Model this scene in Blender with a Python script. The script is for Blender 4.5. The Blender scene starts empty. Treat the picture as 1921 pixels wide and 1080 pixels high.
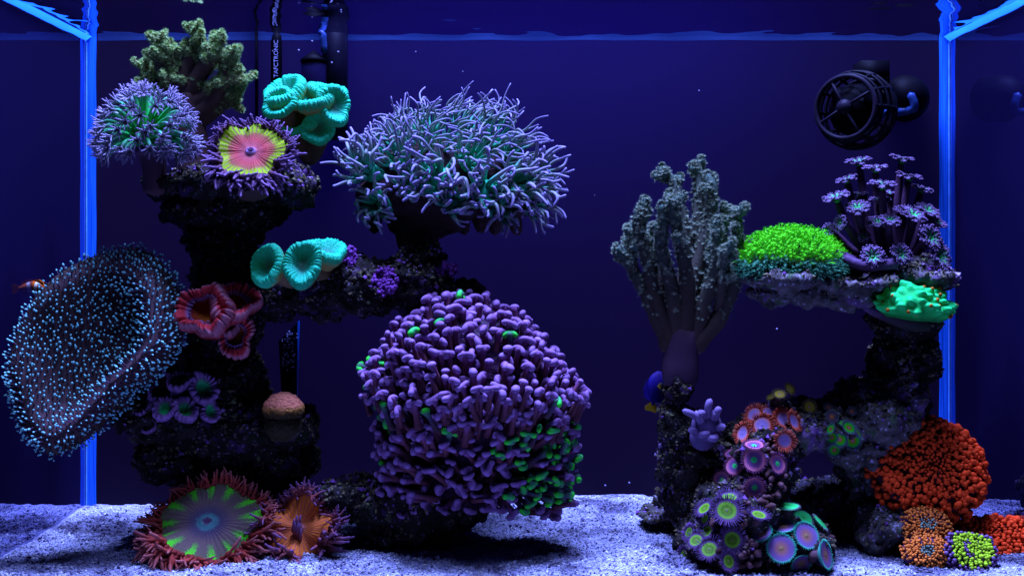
import bpy, math, random
import numpy as np
from mathutils import Vector, Matrix, Euler, noise as mnoise

random.seed(7)
rng = np.random.default_rng(7)
R = math.radians
scene = bpy.context.scene
C = scene.collection

# ------------------------------------------------------------------ camera, world, lamps, exposure
F = 2326.0                       # focal length in pixels of a 1921 px wide picture
CAMY, CAMZ, HOR = -0.85, 0.2655, 470.0
cam = bpy.data.cameras.new('camera')
cam.sensor_width = 36.0
cam.lens = F / 1921 * 36
cam.shift_y = -(540 - HOR) / 1921
cam.clip_start, cam.clip_end = 0.02, 20
camo = bpy.data.objects.new('camera', cam)
camo.location = (0, CAMY, CAMZ)
camo.rotation_euler = (R(90), 0, 0)
C.objects.link(camo)
scene.camera = camo

w = bpy.data.worlds.new('World')
scene.world = w
w.use_nodes = True
w.node_tree.nodes['Background'].inputs[0].default_value = (0.10, 0.05, 0.55, 1)
w.node_tree.nodes['Background'].inputs[1].default_value = 0.018

def lamp(name, loc, size, energy, col, aim=None):
    l = bpy.data.lights.new(name, 'AREA')
    l.shape = 'RECTANGLE'; l.size, l.size_y = size
    l.energy = energy; l.color = col
    o = bpy.data.objects.new(name, l)
    o.location = loc
    if aim is not None:
        o.rotation_euler = (Vector(aim) - Vector(loc)).to_track_quat('-Z', 'Y').to_euler()
    C.objects.link(o)
    return o
LC = (0.235, 0.31, 1.0)
lamp('aquarium_lamp', (0.0, 0.27, 1.75), (0.9, 0.2), 215.0, LC, (0.0, 0.24, 0.0))
lamp('added_backlight', (0.03, 0.62, 0.53), (0.50, 0.10), 0.13, (0.018, 0.014, 1.0), (0.03, 0.45, 0.44))  # unseen light added behind the rear panel to grade its blue downwards
lamp('front_aquarium_lamp', (0.0, -0.10, 1.60), (0.9, 0.18), 26.0, LC, (0.0, 0.24, 0.1))

scene.view_settings.view_transform = 'Standard'
scene.view_settings.look = 'None'
scene.view_settings.exposure = 0.0
scene.view_settings.gamma = 1.0
scene.cycles.use_denoising = True
scene.cycles.max_bounces = 6
scene.cycles.diffuse_bounces = 1
scene.cycles.glossy_bounces = 4
scene.cycles.transparent_max_bounces = 8
scene.cycles.sample_clamp_indirect = 3.0
scene.cycles.caustics_reflective = False

# ------------------------------------------------------------------ helpers
def S(Y): return (Y - CAMY) / F
def P(px, py, Y):
    s = S(Y)
    return np.array([(px - 960) * s, Y, CAMZ - (py - HOR) * s])
def nrm(v):
    v = np.asarray(v, float)
    return v / (np.linalg.norm(v) + 1e-12)
def frame(n, up=(0, 0, 1)):
    z = nrm(n); u = np.asarray(up, float)
    if abs(np.dot(z, nrm(u))) > 0.97: u = np.array([0, 1.0, 0.2])
    x = nrm(np.cross(u, z)); y = np.cross(z, x)
    return np.stack([x, y, z], 1)
def M4(loc, rot3, sc=(1, 1, 1)):
    m = np.eye(4); m[:3, :3] = rot3 * np.asarray(sc, float)[None, :]; m[:3, 3] = loc
    return Matrix(m.tolist())

class MB:
    """collects pieces; builds one mesh with the point attributes t and u"""
    def __init__(s): s.v, s.f, s.t, s.u, s.n = [], [], [], [], 0
    def add(s, v, f, t, u=None):
        v = np.asarray(v, float); k = len(v)
        s.v.append(v); s.f += [tuple(i + s.n for i in q) for q in f]
        s.t.append(np.broadcast_to(np.asarray(t, float), (k,)))
        s.u.append(np.broadcast_to(np.asarray(0.0 if u is None else u, float), (k,)))
        s.n += k
    def tube(s, pts, rad, seg=6, t=None, u=0.0, cap=True):
        pts = np.asarray(pts, float); n = len(pts)
        rad = np.broadcast_to(np.asarray(rad, float), (n,))
        t = np.linspace(0, 1, n) if t is None else np.broadcast_to(np.asarray(t, float), (n,))
        tan = np.gradient(pts, axis=0)
        a = np.arange(seg) * 2 * math.pi / seg
        x = frame(tan[0])[:, 0]
        V = np.empty((n, seg, 3))
        for i in range(n):
            z = nrm(tan[i]); x = nrm(x - z * np.dot(x, z)); y = np.cross(z, x)
            V[i] = pts[i] + rad[i] * (np.cos(a)[:, None] * x + np.sin(a)[:, None] * y)
        f = [(i * seg + j, i * seg + (j + 1) % seg, (i + 1) * seg + (j + 1) % seg, (i + 1) * seg + j)
             for i in range(n - 1) for j in range(seg)]
        v = V.reshape(-1, 3); tt = np.repeat(t, seg)
        if cap:
            v = np.vstack([v, pts[-1] + nrm(tan[-1]) * rad[-1] * 0.7, pts[0] - nrm(tan[0]) * rad[0] * 0.3])
            tt = np.append(tt, [t[-1], t[0]])
            e, b = n * seg, n * seg + 1
            f += [((n - 1) * seg + j, (n - 1) * seg + (j + 1) % seg, e) for j in range(seg)]
            f += [((j + 1) % seg, j, b) for j in range(seg)]
        s.add(v, f, tt, u)
    def rings(s, V, t, u=None, close_u=True, cap0=True, cap1=False):
        """V: (n, m, 3) grid of rings"""
        n, m = V.shape[:2]
        mm = m if close_u else m - 1
        f = [(i * m + j, i * m + (j + 1) % m, (i + 1) * m + (j + 1) % m, (i + 1) * m + j)
             for i in range(n - 1) for j in range(mm)]
        v = V.reshape(-1, 3)
        tt = np.repeat(t, m) if np.ndim(t) == 1 else np.asarray(t).reshape(-1)
        uu = np.tile(np.arange(m) / m, n) if u is None else np.asarray(u).reshape(-1)
        if cap0:
            v = np.vstack([v, V[0].mean(0)]); k = len(v) - 1
            tt = np.append(tt, tt[0]); uu = np.append(uu, 0)
            f += [((j + 1) % m, j, k) for j in range(mm)]
        if cap1:
            v = np.vstack([v, V[-1].mean(0)]); k = len(v) - 1
            tt = np.append(tt, tt[n * m - 1]); uu = np.append(uu, 0)
            f += [((n - 1) * m + j, (n - 1) * m + (j + 1) % m, k) for j in range(mm)]
        s.add(v, f, tt, uu)
    def ball(s, c, r, seg=8, rn=5, t=0.0, rot=None):
        r = np.broadcast_to(np.asarray(r, float), (3,))
        ph = np.linspace(0.02, math.pi - 0.02, rn + 1); a = np.arange(seg) * 2 * math.pi / seg
        V = np.stack([np.sin(ph)[:, None] * np.cos(a), np.sin(ph)[:, None] * np.sin(a), np.cos(ph)[:, None] * np.ones(seg)], -1) * r
        if rot is not None: V = V @ rot.T
        s.rings(V + np.asarray(c, float), np.full(rn + 1, t) if np.ndim(t) == 0 else t, cap0=True, cap1=True)
    def stamp(s, tv, tf, Ms, Ls, tt, u=None):
        """template tv (k,3) stamped with rotations Ms (n,3,3), positions Ls (n,3); tt (k,) or (n,k)"""
        n, k = len(Ls), len(tv)
        V = np.einsum('nij,kj->nki', Ms, tv) + Ls[:, None, :]
        off = s.n
        tfa = [np.asarray(q) for q in tf]
        for i in range(n):
            b = off + i * k
            s.f += [tuple(q + b) for q in tfa] if k < 9 else [tuple(int(x) + b for x in q) for q in tf]
        s.v.append(V.reshape(-1, 3))
        s.t.append(np.broadcast_to(tt, (n, k)).reshape(-1))
        s.u.append(np.repeat(rng.random(n) if u is None else u, k))
        s.n += n * k
    def mesh(s, name, mat, origin=(0, 0, 0), smooth=True):
        v = np.vstack(s.v) - np.asarray(origin, float)
        me = bpy.data.meshes.new(name)
        nl = np.fromiter((len(q) for q in s.f), dtype=np.int32, count=len(s.f))
        fl = np.fromiter((i for q in s.f for i in q), dtype=np.int32, count=int(nl.sum()))
        me.vertices.add(len(v)); me.vertices.foreach_set('co', v.astype(np.float32).ravel())
        me.loops.add(len(fl)); me.loops.foreach_set('vertex_index', fl)
        me.polygons.add(len(nl))
        st = np.zeros(len(nl), np.int32); st[1:] = np.cumsum(nl)[:-1]
        me.polygons.foreach_set('loop_start', st)
        me.polygons.foreach_set('use_smooth', np.full(len(nl), smooth))
        for nm, arr in (('t', s.t), ('u', s.u)):
            at = me.attributes.new(nm, 'FLOAT', 'POINT')
            at.data.foreach_set('value', np.concatenate(arr).astype(np.float32))
        me.update(calc_edges=True)
        if mat is not None:
            for m in (mat if isinstance(mat, (list, tuple)) else [mat]): me.materials.append(m)
        return me

class Thing:
    def __init__(s, name, label, cat, loc, group=None):
        s.o = bpy.data.objects.new(name, None); C.objects.link(s.o)
        s.o.empty_display_size = 0.01
        s.loc = np.asarray(loc, float); s.o.location = s.loc
        s.o['label'] = label; s.o['category'] = cat
        if group: s.o['group'] = group
    def part(s, name, mb, mat, parent=None, kind=None, label=None, smooth=True):
        """a part given in world coordinates"""
        o = bpy.data.objects.new(name, mb.mesh(name, mat, s.loc, smooth))
        C.objects.link(o); o.parent = parent or s.o
        if kind: o['kind'] = kind
        if label: o['label'] = label
        return o
    def inst(s, name, me, M, parent=None):
        """a part sharing mesh data, world matrix M (its parent sits at the thing's origin)"""
        o = bpy.data.objects.new(name, me); C.objects.link(o)
        o.parent = parent or s.o
        o.matrix_basis = Matrix.Translation(-Vector(s.loc)) @ M
        return o

def single(name, me, label, cat, group=None, kind=None, loc=(0, 0, 0)):
    o = bpy.data.objects.new(name, me); C.objects.link(o); o.location = loc
    if label: o['label'] = label
    if cat: o['category'] = cat
    if group: o['group'] = group
    if kind: o['kind'] = kind
    return o

def wob(v, sc, amp):
    """smooth 3-D warp of points"""
    return v + amp * np.array([mnoise.noise_vector(Vector(p / sc)) for p in v])

# ------------------------------------------------------------------ materials
def new_mat(name):
    m = bpy.data.materials.new(name); m.use_nodes = True
    nt = m.node_tree; b = nt.nodes['Principled BSDF']
    return m, nt, b
def link(nt, a, b): nt.links.new(a, b)
def ramp(nt, stops, mode='LINEAR'):
    r = nt.nodes.new('ShaderNodeValToRGB'); cr = r.color_ramp; cr.interpolation = mode
    while len(cr.elements) > 1: cr.elements.remove(cr.elements[-1])
    cr.elements[0].position = stops[0][0]; cr.elements[0].color = (*stops[0][1], 1)
    for p, c in stops[1:]:
        e = cr.elements.new(p); e.color = (*c, 1)
    return r
def tone(c):
    r_, g_, b_ = c
    if b_ > 1.12 * g_ and b_ >= 0.95 * r_ and g_ < 1.05 * r_: return (r_ * .50, g_ * .40, b_ * .42)      # lavender and violet tissue
    return (min(1, r_ * .80), min(1, g_ * .75), b_ * .45)
def coral(name, stops, rough=0.45, nscale=300, namp=0.12, bscale=500, bstr=0.25, spec=0.04, mode='LINEAR', stripes=None, glow=0.0, vary=0.18, bdist=0.001):
    """colour along the point attribute t; stripes = (count, strength, lo, hi, colour) radial markings from u"""
    m, nt, b = new_mat(name)
    N = nt.nodes.new
    at = N('ShaderNodeAttribute'); at.attribute_name = 't'
    tc = N('ShaderNodeTexCoord')
    nz = N('ShaderNodeTexNoise'); nz.inputs['Scale'].default_value = nscale; nz.inputs['Detail'].default_value = 2
    link(nt, tc.outputs['Object'], nz.inputs['Vector'])
    ma = N('ShaderNodeMath'); ma.operation = 'MULTIPLY_ADD'
    ma.inputs[1].default_value = namp * 2
    sb = N('ShaderNodeMath'); sb.operation = 'SUBTRACT'; sb.inputs[1].default_value = namp
    link(nt, nz.outputs['Fac'], ma.inputs[0]); link(nt, at.outputs['Fac'], ma.inputs[2]); link(nt, ma.outputs[0], sb.inputs[0])
    stops = [(p_, tone(c_)) for p_, c_ in stops]
    r = ramp(nt, stops, mode); link(nt, sb.outputs[0], r.inputs['Fac'])
    col = r.outputs['Color']
    if stripes:
        cnt, lo, hi, c2, soft = stripes
        au = N('ShaderNodeAttribute'); au.attribute_name = 'u'
        n2 = N('ShaderNodeTexNoise'); n2.inputs['Scale'].default_value = nscale * 1.7; n2.inputs['Detail'].default_value = 1
        link(nt, tc.outputs['Object'], n2.inputs['Vector'])
        mu = N('ShaderNodeMath'); mu.operation = 'MULTIPLY'; mu.inputs[1].default_value = cnt * 2 * math.pi
        sn = N('ShaderNodeMath'); sn.operation = 'SINE'
        ad = N('ShaderNodeMath'); ad.operation = 'ADD'
        mr = N('ShaderNodeMapRange'); mr.inputs['From Min'].default_value = soft[0]; mr.inputs['From Max'].default_value = soft[1]
        tr = N('ShaderNodeMapRange'); tr.inputs['From Min'].default_value = lo; tr.inputs['From Max'].default_value = hi
        mm = N('ShaderNodeMath'); mm.operation = 'MULTIPLY'
        n3 = N('ShaderNodeMath'); n3.operation = 'MULTIPLY_ADD'; n3.inputs[1].default_value = 3.4; n3.inputs[2].default_value = -1.7
        link(nt, au.outputs['Fac'], mu.inputs[0]); link(nt, mu.outputs[0], sn.inputs[0])
        link(nt, n2.outputs['Fac'], n3.inputs[0])
        link(nt, sn.outputs[0], ad.inputs[0]); link(nt, n3.outputs[0], ad.inputs[1])
        link(nt, ad.outputs[0], mr.inputs['Value']); link(nt, at.outputs['Fac'], tr.inputs['Value'])
        link(nt, mr.outputs[0], mm.inputs[0]); link(nt, tr.outputs[0], mm.inputs[1])
        mx = N('ShaderNodeMix'); mx.data_type = 'RGBA'
        link(nt, mm.outputs[0], mx.inputs[0]); link(nt, col, mx.inputs[6]); mx.inputs[7].default_value = (*c2, 1)
        col = mx.outputs[2]
    if vary:
        oi = N('ShaderNodeObjectInfo')
        hs = N('ShaderNodeHueSaturation')
        vm = N('ShaderNodeMapRange'); vm.inputs['To Min'].default_value = 1 - vary; vm.inputs['To Max'].default_value = 1 + vary
        link(nt, oi.outputs['Random'], vm.inputs['Value']); link(nt, vm.outputs[0], hs.inputs['Value'])
        link(nt, col, hs.inputs['Color']); col = hs.outputs['Color']
    link(nt, col, b.inputs['Base Color'])
    b.inputs['Roughness'].default_value = rough
    b.inputs['Specular IOR Level'].default_value = spec
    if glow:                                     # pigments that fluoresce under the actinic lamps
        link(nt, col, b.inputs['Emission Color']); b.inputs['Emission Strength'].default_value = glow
    if bstr:
        n4 = N('ShaderNodeTexNoise'); n4.inputs['Scale'].default_value = bscale; n4.inputs['Detail'].default_value = 3
        link(nt, tc.outputs['Object'], n4.inputs['Vector'])
        bp = N('ShaderNodeBump'); bp.inputs['Strength'].default_value = bstr; bp.inputs['Distance'].default_value = bdist
        link(nt, n4.outputs['Fac'], bp.inputs['Height']); link(nt, bp.outputs[0], b.inputs['Normal'])
    return m

def rock_mat(name, base, coralline, speck, cover=0.5):
    m, nt, b = new_mat(name); N = nt.nodes.new
    tc = N('ShaderNodeTexCoord')
    def nz(s, d=4, r=0.6):
        n = N('ShaderNodeTexNoise'); n.inputs['Scale'].default_value = s; n.inputs['Detail'].default_value = d; n.inputs['Roughness'].default_value = r
        link(nt, tc.outputs['Object'], n.inputs['Vector']); return n
    a = nz(60); r1 = ramp(nt, [(0.35, [c * 0.45 for c in base]), (0.5, base), (0.68, [c * 1.9 for c in base])]); link(nt, a.outputs['Fac'], r1.inputs['Fac'])
    p = nz(38, 5, 0.7); r2 = ramp(nt, [(0.60 - 0.1 * cover, (0, 0, 0)), (0.68 - 0.1 * cover, (1, 1, 1))]); link(nt, p.outputs['Fac'], r2.inputs['Fac'])
    m1 = N('ShaderNodeMix'); m1.data_type = 'RGBA'; link(nt, r2.outputs['Color'], m1.inputs[0]); link(nt, r1.outputs['Color'], m1.inputs[6]); m1.inputs[7].default_value = (*coralline, 1)
    g = nz(55, 3); r3 = ramp(nt, [(0.60, (0, 0, 0)), (0.66, (1, 1, 1))]); link(nt, g.outputs['Fac'], r3.inputs['Fac'])
    v = N('ShaderNodeTexVoronoi'); v.inputs['Scale'].default_value = 260; link(nt, tc.outputs['Object'], v.inputs['Vector'])
    r4 = ramp(nt, [(0.28, (1, 1, 1)), (0.40, (0, 0, 0))]); link(nt, v.outputs['Distance'], r4.inputs['Fac'])
    s2 = nz(120, 2); r5 = ramp(nt, [(0.52, (0, 0, 0)), (0.60, (1, 1, 1))]); link(nt, s2.outputs['Fac'], r5.inputs['Fac'])
    mu = N('ShaderNodeMath'); mu.operation = 'MULTIPLY'; link(nt, r4.outputs['Color'], mu.inputs[0]); link(nt, r5.outputs['Color'], mu.inputs[1])
    m2 = N('ShaderNodeMix'); m2.data_type = 'RGBA'; link(nt, mu.outputs[0], m2.inputs[0]); link(nt, m1.outputs[2], m2.inputs[6]); m2.inputs[7].default_value = (*speck, 1)
    m3 = N('ShaderNodeMix'); m3.data_type = 'RGBA'; link(nt, r3.outputs['Color'], m3.inputs[0]); link(nt, m2.outputs[2], m3.inputs[6]); m3.inputs[7].default_value = (base[0] * 0.7, base[1] * 1.3, base[2] * 0.7, 1)
    link(nt, m3.outputs[2], b.inputs['Base Color'])
    b.inputs['Roughness'].default_value = 0.75; b.inputs['Specular IOR Level'].default_value = 0.05
    n4 = nz(220, 6, 0.75)
    bp = N('ShaderNodeBump'); bp.inputs['Strength'].default_value = 0.9; bp.inputs['Distance'].default_value = 0.004
    link(nt, n4.outputs['Fac'], bp.inputs['Height']); link(nt, bp.outputs[0], b.inputs['Normal'])
    return m

def plain(name, col, rough=0.4, spec=0.4, metallic=0.0):
    spec = spec * .35
    m, nt, b = new_mat(name); N = nt.nodes.new
    tc = N('ShaderNodeTexCoord'); n = N('ShaderNodeTexNoise'); n.inputs['Scale'].default_value = 90; n.inputs['Detail'].default_value = 3
    link(nt, tc.outputs['Object'], n.inputs['Vector'])
    r = ramp(nt, [(0.3, [c * 0.8 for c in col]), (0.7, [min(1, c * 1.2) for c in col])]); link(nt, n.outputs['Fac'], r.inputs['Fac'])
    link(nt, r.outputs['Color'], b.inputs['Base Color'])
    b.inputs['Roughness'].default_value = rough; b.inputs['Specular IOR Level'].default_value = spec; b.inputs['Metallic'].default_value = metallic
    return m

# ------------------------------------------------------------------ the setting: walls, water, sand
XL, XR, YB, ZW = -0.444, 0.456, 0.45, 0.489
def quadmesh(name, pts, mat):
    mb = MB(); mb.add(np.array(pts, float), [(0, 1, 2, 3)], 0); return mb.mesh(name, mat, smooth=False)
def box(mb, lo, hi, t=0.0):
    x0, y0, z0 = lo; x1, y1, z1 = hi
    v = [(x0, y0, z0), (x1, y0, z0), (x1, y1, z0), (x0, y1, z0), (x0, y0, z1), (x1, y0, z1), (x1, y1, z1), (x0, y1, z1)]
    mb.add(v, [(0, 3, 2, 1), (4, 5, 6, 7), (0, 1, 5, 4), (1, 2, 6, 5), (2, 3, 7, 6), (3, 0, 4, 7)], t)

back_mat, nt, b = new_mat('blue_back_panel')
tcn = nt.nodes.new('ShaderNodeTexCoord'); nzn = nt.nodes.new('ShaderNodeTexNoise'); nzn.inputs['Scale'].default_value = 5; nzn.inputs['Detail'].default_value = 5
link(nt, tcn.outputs['Object'], nzn.inputs['Vector'])
rr = ramp(nt, [(0.3, (0.0040, 0.0006, 0.0060)), (0.7, (0.0055, 0.0010, 0.0090))]); link(nt, nzn.outputs['Fac'], rr.inputs['Fac'])
link(nt, rr.outputs['Color'], b.inputs['Base Color']); b.inputs['Roughness'].default_value = 0.6; b.inputs['Specular IOR Level'].default_value = 0.1
tl = nt.nodes.new('ShaderNodeBsdfTranslucent'); tl.inputs['Color'].default_value = (0.55, 0.45, 0.60, 1)  # translucent so that the added light behind the panel shows through
ads = nt.nodes.new('ShaderNodeAddShader'); link(nt, b.outputs[0], ads.inputs[0]); link(nt, tl.outputs[0], ads.inputs[1])
link(nt, ads.outputs[0], nt.nodes['Material Output'].inputs['Surface'])
mb = MB(); mb.add([(XL - 0.03, YB, -0.05), (XR + 0.03, YB, -0.05), (XR + 0.03, YB, 0.95), (XL - 0.03, YB, 0.95)], [(0, 1, 2, 3)], 0)
single('back_wall', mb.mesh('back_wall', back_mat, smooth=False), None, None, kind='structure')

glass_mat, nt, b = new_mat('side_glass')
b.inputs['Base Color'].default_value = (0.012, 0.008, 0.05, 1); b.inputs['Roughness'].default_value = 0.3; b.inputs['Specular IOR Level'].default_value = 0.0
gl = nt.nodes.new('ShaderNodeBsdfGlossy'); gl.inputs['Color'].default_value = (0.50, 0.50, 0.72, 1); gl.inputs['Roughness'].default_value = 0.015
lw = nt.nodes.new('ShaderNodeLayerWeight'); lw.inputs['Blend'].default_value = 0.55
mxs = nt.nodes.new('ShaderNodeMixShader')
link(nt, lw.outputs['Facing'], mxs.inputs[0]); link(nt, b.outputs[0], mxs.inputs[1]); link(nt, gl.outputs[0], mxs.inputs[2])
link(nt, mxs.outputs[0], nt.nodes['Material Output'].inputs['Surface'])
seam_mat = plain('seam_painted_glow', (0.02, 0.22, 0.75), 0.25, 0.6)  # light carried by the glass edge is painted as bright blue
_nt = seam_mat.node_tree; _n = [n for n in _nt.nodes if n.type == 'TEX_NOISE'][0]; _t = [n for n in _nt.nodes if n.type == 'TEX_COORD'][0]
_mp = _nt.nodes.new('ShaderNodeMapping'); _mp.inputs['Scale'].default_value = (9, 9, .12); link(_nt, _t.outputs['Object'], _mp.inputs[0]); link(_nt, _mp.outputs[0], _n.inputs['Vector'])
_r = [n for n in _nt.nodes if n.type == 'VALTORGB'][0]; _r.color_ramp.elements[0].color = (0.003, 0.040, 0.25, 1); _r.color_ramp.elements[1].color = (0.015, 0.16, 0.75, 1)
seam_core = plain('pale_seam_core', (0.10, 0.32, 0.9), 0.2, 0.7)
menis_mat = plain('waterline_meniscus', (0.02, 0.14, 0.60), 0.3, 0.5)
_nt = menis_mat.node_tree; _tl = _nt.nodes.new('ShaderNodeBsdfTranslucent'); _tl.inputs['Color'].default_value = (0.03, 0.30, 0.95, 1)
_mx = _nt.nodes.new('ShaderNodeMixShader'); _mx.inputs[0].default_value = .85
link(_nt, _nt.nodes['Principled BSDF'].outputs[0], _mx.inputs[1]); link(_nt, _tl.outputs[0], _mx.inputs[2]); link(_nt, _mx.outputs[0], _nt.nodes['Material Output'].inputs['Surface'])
for x, sg, nm in ((XL, 1, 'wall_left'), (XR, -1, 'wall_right')):
    mb = MB(); box(mb, (min(x, x - sg * 0.008), -0.06, -0.03), (max(x, x - sg * 0.008), YB - 0.0005, 0.56))
    wo = single(nm, mb.mesh(nm, glass_mat, smooth=False), None, None, kind='structure')
    # silicone seam standing in the rear corner with its glow painted blue, and the bright meniscus line where the water meets the pane
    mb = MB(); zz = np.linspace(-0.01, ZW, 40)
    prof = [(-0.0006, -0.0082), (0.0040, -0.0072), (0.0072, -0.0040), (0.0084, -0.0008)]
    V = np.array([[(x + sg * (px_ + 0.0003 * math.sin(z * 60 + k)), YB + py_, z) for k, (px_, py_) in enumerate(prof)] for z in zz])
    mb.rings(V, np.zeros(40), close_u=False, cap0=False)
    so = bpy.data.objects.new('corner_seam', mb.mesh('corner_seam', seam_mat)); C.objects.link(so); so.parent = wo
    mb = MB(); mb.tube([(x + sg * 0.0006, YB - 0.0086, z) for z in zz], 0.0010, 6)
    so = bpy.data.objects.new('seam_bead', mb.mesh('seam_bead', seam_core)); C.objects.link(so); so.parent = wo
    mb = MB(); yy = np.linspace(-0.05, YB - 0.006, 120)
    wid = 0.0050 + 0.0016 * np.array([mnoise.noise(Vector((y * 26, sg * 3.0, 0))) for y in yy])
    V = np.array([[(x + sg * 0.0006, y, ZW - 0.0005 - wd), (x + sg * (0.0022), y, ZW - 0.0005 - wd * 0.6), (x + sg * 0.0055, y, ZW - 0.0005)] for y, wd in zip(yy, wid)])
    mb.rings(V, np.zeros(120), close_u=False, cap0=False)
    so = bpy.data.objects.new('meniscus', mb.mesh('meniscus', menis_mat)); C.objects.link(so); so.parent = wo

# water surface, seen from below: mirror at a flat angle, clear for steep light
wm, nt, b = new_mat('water_surface')
nt.nodes.remove(b)
g2 = nt.nodes.new('ShaderNodeBsdfGlossy'); g2.inputs['Roughness'].default_value = 0.04; g2.inputs['Color'].default_value = (0.75, 0.75, 0.85, 1)
tr = nt.nodes.new('ShaderNodeBsdfTransparent')
fr = nt.nodes.new('ShaderNodeFresnel'); fr.inputs['IOR'].default_value = 1.33
mxs = nt.nodes.new('ShaderNodeMixShader')
link(nt, fr.outputs[0], mxs.inputs[0]); link(nt, tr.outputs[0], mxs.inputs[1]); link(nt, g2.outputs[0], mxs.inputs[2])
link(nt, mxs.outputs[0], nt.nodes['Material Output'].inputs['Surface'])
mb = MB(); nx, ny = 160, 110
X, Y = np.meshgrid(np.linspace(XL, XR, nx), np.linspace(-0.06, YB - 0.001, ny))
Zr = np.array([mnoise.noise(Vector((x * 26, y * 16, 1.7))) * 0.0019 + mnoise.noise(Vector((x * 70, y * 50, 4.0))) * 0.0006 for x, y in zip(X.ravel(), Y.ravel())])
V = np.stack([X, Y, ZW + Zr.reshape(X.shape)], -1)
mb.rings(V, np.zeros(ny), close_u=False, cap0=False)
single('water', mb.mesh('water', wm), None, None, kind='structure')
line_mat = plain('waterline_film', (0.012, 0.014, 0.08), 0.4, 0.2)
_nt = line_mat.node_tree; _tl = _nt.nodes.new('ShaderNodeBsdfTranslucent'); _tl.inputs['Color'].default_value = (0.10, 0.22, 0.55, 1)
_ad = _nt.nodes.new('ShaderNodeAddShader'); link(_nt, _nt.nodes['Principled BSDF'].outputs[0], _ad.inputs[0]); link(_nt, _tl.outputs[0], _ad.inputs[1]); link(_nt, _ad.outputs[0], _nt.nodes['Material Output'].inputs['Surface'])
mb = MB(); xx = np.linspace(XL + 0.01, XR - 0.01, 120)
V = np.array([[(x, YB - 0.0012, ZW - 0.0035 - 0.001 * mnoise.noise(Vector((x * 20, 0, 0)))), (x, YB - 0.002, ZW + 0.0012)] for x in xx])
mb.rings(V, np.zeros(120), close_u=False, cap0=False)
single('water_edge', mb.mesh('water_edge', line_mat), None, None, kind='structure')

def sand_h(x, y):
    h = 0.013 * np.exp(-((x - 0.10) / 0.13) ** 2 - ((y - 0.40) / 0.09) ** 2)
    h += 0.006 * np.exp(-((x - 0.40) / 0.10) ** 2 - ((y - 0.40) / 0.10) ** 2)
    h -= 0.004 * np.exp(-((x + 0.38) / 0.08) ** 2 - ((y - 0.33) / 0.06) ** 2)
    h += 0.004 * np.exp(-((x + 0.02) / 0.03) ** 2 - ((y - 0.36) / 0.03) ** 2)
    return h
nx, ny = 420, 240
X, Y = np.meshgrid(np.linspace(XL, XR, nx), np.linspace(-0.06, YB, ny))
Z = sand_h(X, Y)
Z = Z + np.array([mnoise.noise(Vector((x * 30, y * 30, 0))) * 0.0022 + mnoise.noise(Vector((x * 120, y * 120, 5))) * 0.0012 + mnoise.noise(Vector((x * 330, y * 330, 9))) * 0.0008 for x, y in zip(X.ravel(), Y.ravel())]).reshape(X.shape)
def shade_patches(nt, col, b, tc):
    """dark patches of shade painted into the sand colour"""
    n1 = nt.nodes.new('ShaderNodeTexNoise'); n1.inputs['Scale'].default_value = 16; n1.inputs['Detail'].default_value = 5; n1.inputs['Roughness'].default_value = .65
    link(nt, tc.outputs['Object'], n1.inputs['Vector'])
    r1 = ramp(nt, [(0.40, (0.20, 0.18, 0.22)), (0.55, (1, 1, 1))]); link(nt, n1.outputs['Fac'], r1.inputs['Fac'])  # random darkening stands in for shadows lying on the sand
    mx = nt.nodes.new('ShaderNodeMix'); mx.data_type = 'RGBA'; mx.blend_type = 'MULTIPLY'; mx.inputs[0].default_value = .92
    link(nt, col, mx.inputs[6]); link(nt, r1.outputs['Color'], mx.inputs[7]); link(nt, mx.outputs[2], b.inputs['Base Color'])
sm, nt, b = new_mat('coral_sand')
tcn = nt.nodes.new('ShaderNodeTexCoord'); v1 = nt.nodes.new('ShaderNodeTexVoronoi'); v1.inputs['Scale'].default_value = 480
link(nt, tcn.outputs['Object'], v1.inputs['Vector'])
rr = ramp(nt, [(0.0, (0.25, 0.22, 0.30)), (0.35, (0.36, 0.36, 0.48)), (1.0, (0.52, 0.52, 0.66))]); link(nt, v1.outputs['Color'], rr.inputs['Fac'])
shade_patches(nt, rr.outputs['Color'], b, tcn); b.inputs['Roughness'].default_value = 0.8; b.inputs['Specular IOR Level'].default_value = 0.05
bp = nt.nodes.new('ShaderNodeBump'); bp.inputs['Strength'].default_value = 0.8; bp.inputs['Distance'].default_value = 0.0015
link(nt, v1.outputs['Distance'], bp.inputs['Height']); link(nt, bp.outputs[0], b.inputs['Normal'])
mb = MB(); mb.rings(np.stack([X, Y, Z], -1), np.zeros(ny), close_u=False, cap0=False)
single('sand_bed', mb.mesh('sand_bed', sm), None, None, kind='structure')
# loose grains of crushed coral lying on the bed
gm = coral('crushed_coral_grain', [(0.0, (0.08, 0.08, 0.16)), (0.12, (0.26, 0.27, 0.50)), (0.3, (0.50, 0.54, 1.0)), (0.8, (0.72, 0.78, 1.4)), (1.0, (1.1, 1.2, 1.8))], rough=0.7, namp=0.03, bstr=0, vary=0)
_b = gm.node_tree.nodes['Principled BSDF']; _l = _b.inputs['Base Color'].links[0].from_socket
shade_patches(gm.node_tree, _l, _b, [n for n in gm.node_tree.nodes if n.type == 'TEX_COORD'][0])
octv = np.array([(1, 0, 0), (-1, 0, 0), (0, 1, 0), (0, -1, 0), (0, 0, 1), (0, 0, -1)], float)
octf = [(0, 2, 4), (2, 1, 4), (1, 3, 4), (3, 0, 4), (2, 0, 5), (1, 2, 5), (3, 1, 5), (0, 3, 5)]
ng = 52000
gx = rng.uniform(XL + 0.004, XR - 0.004, ng); gy = 0.12 + (YB - 0.13) * rng.random(ng) ** 1.15
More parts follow.
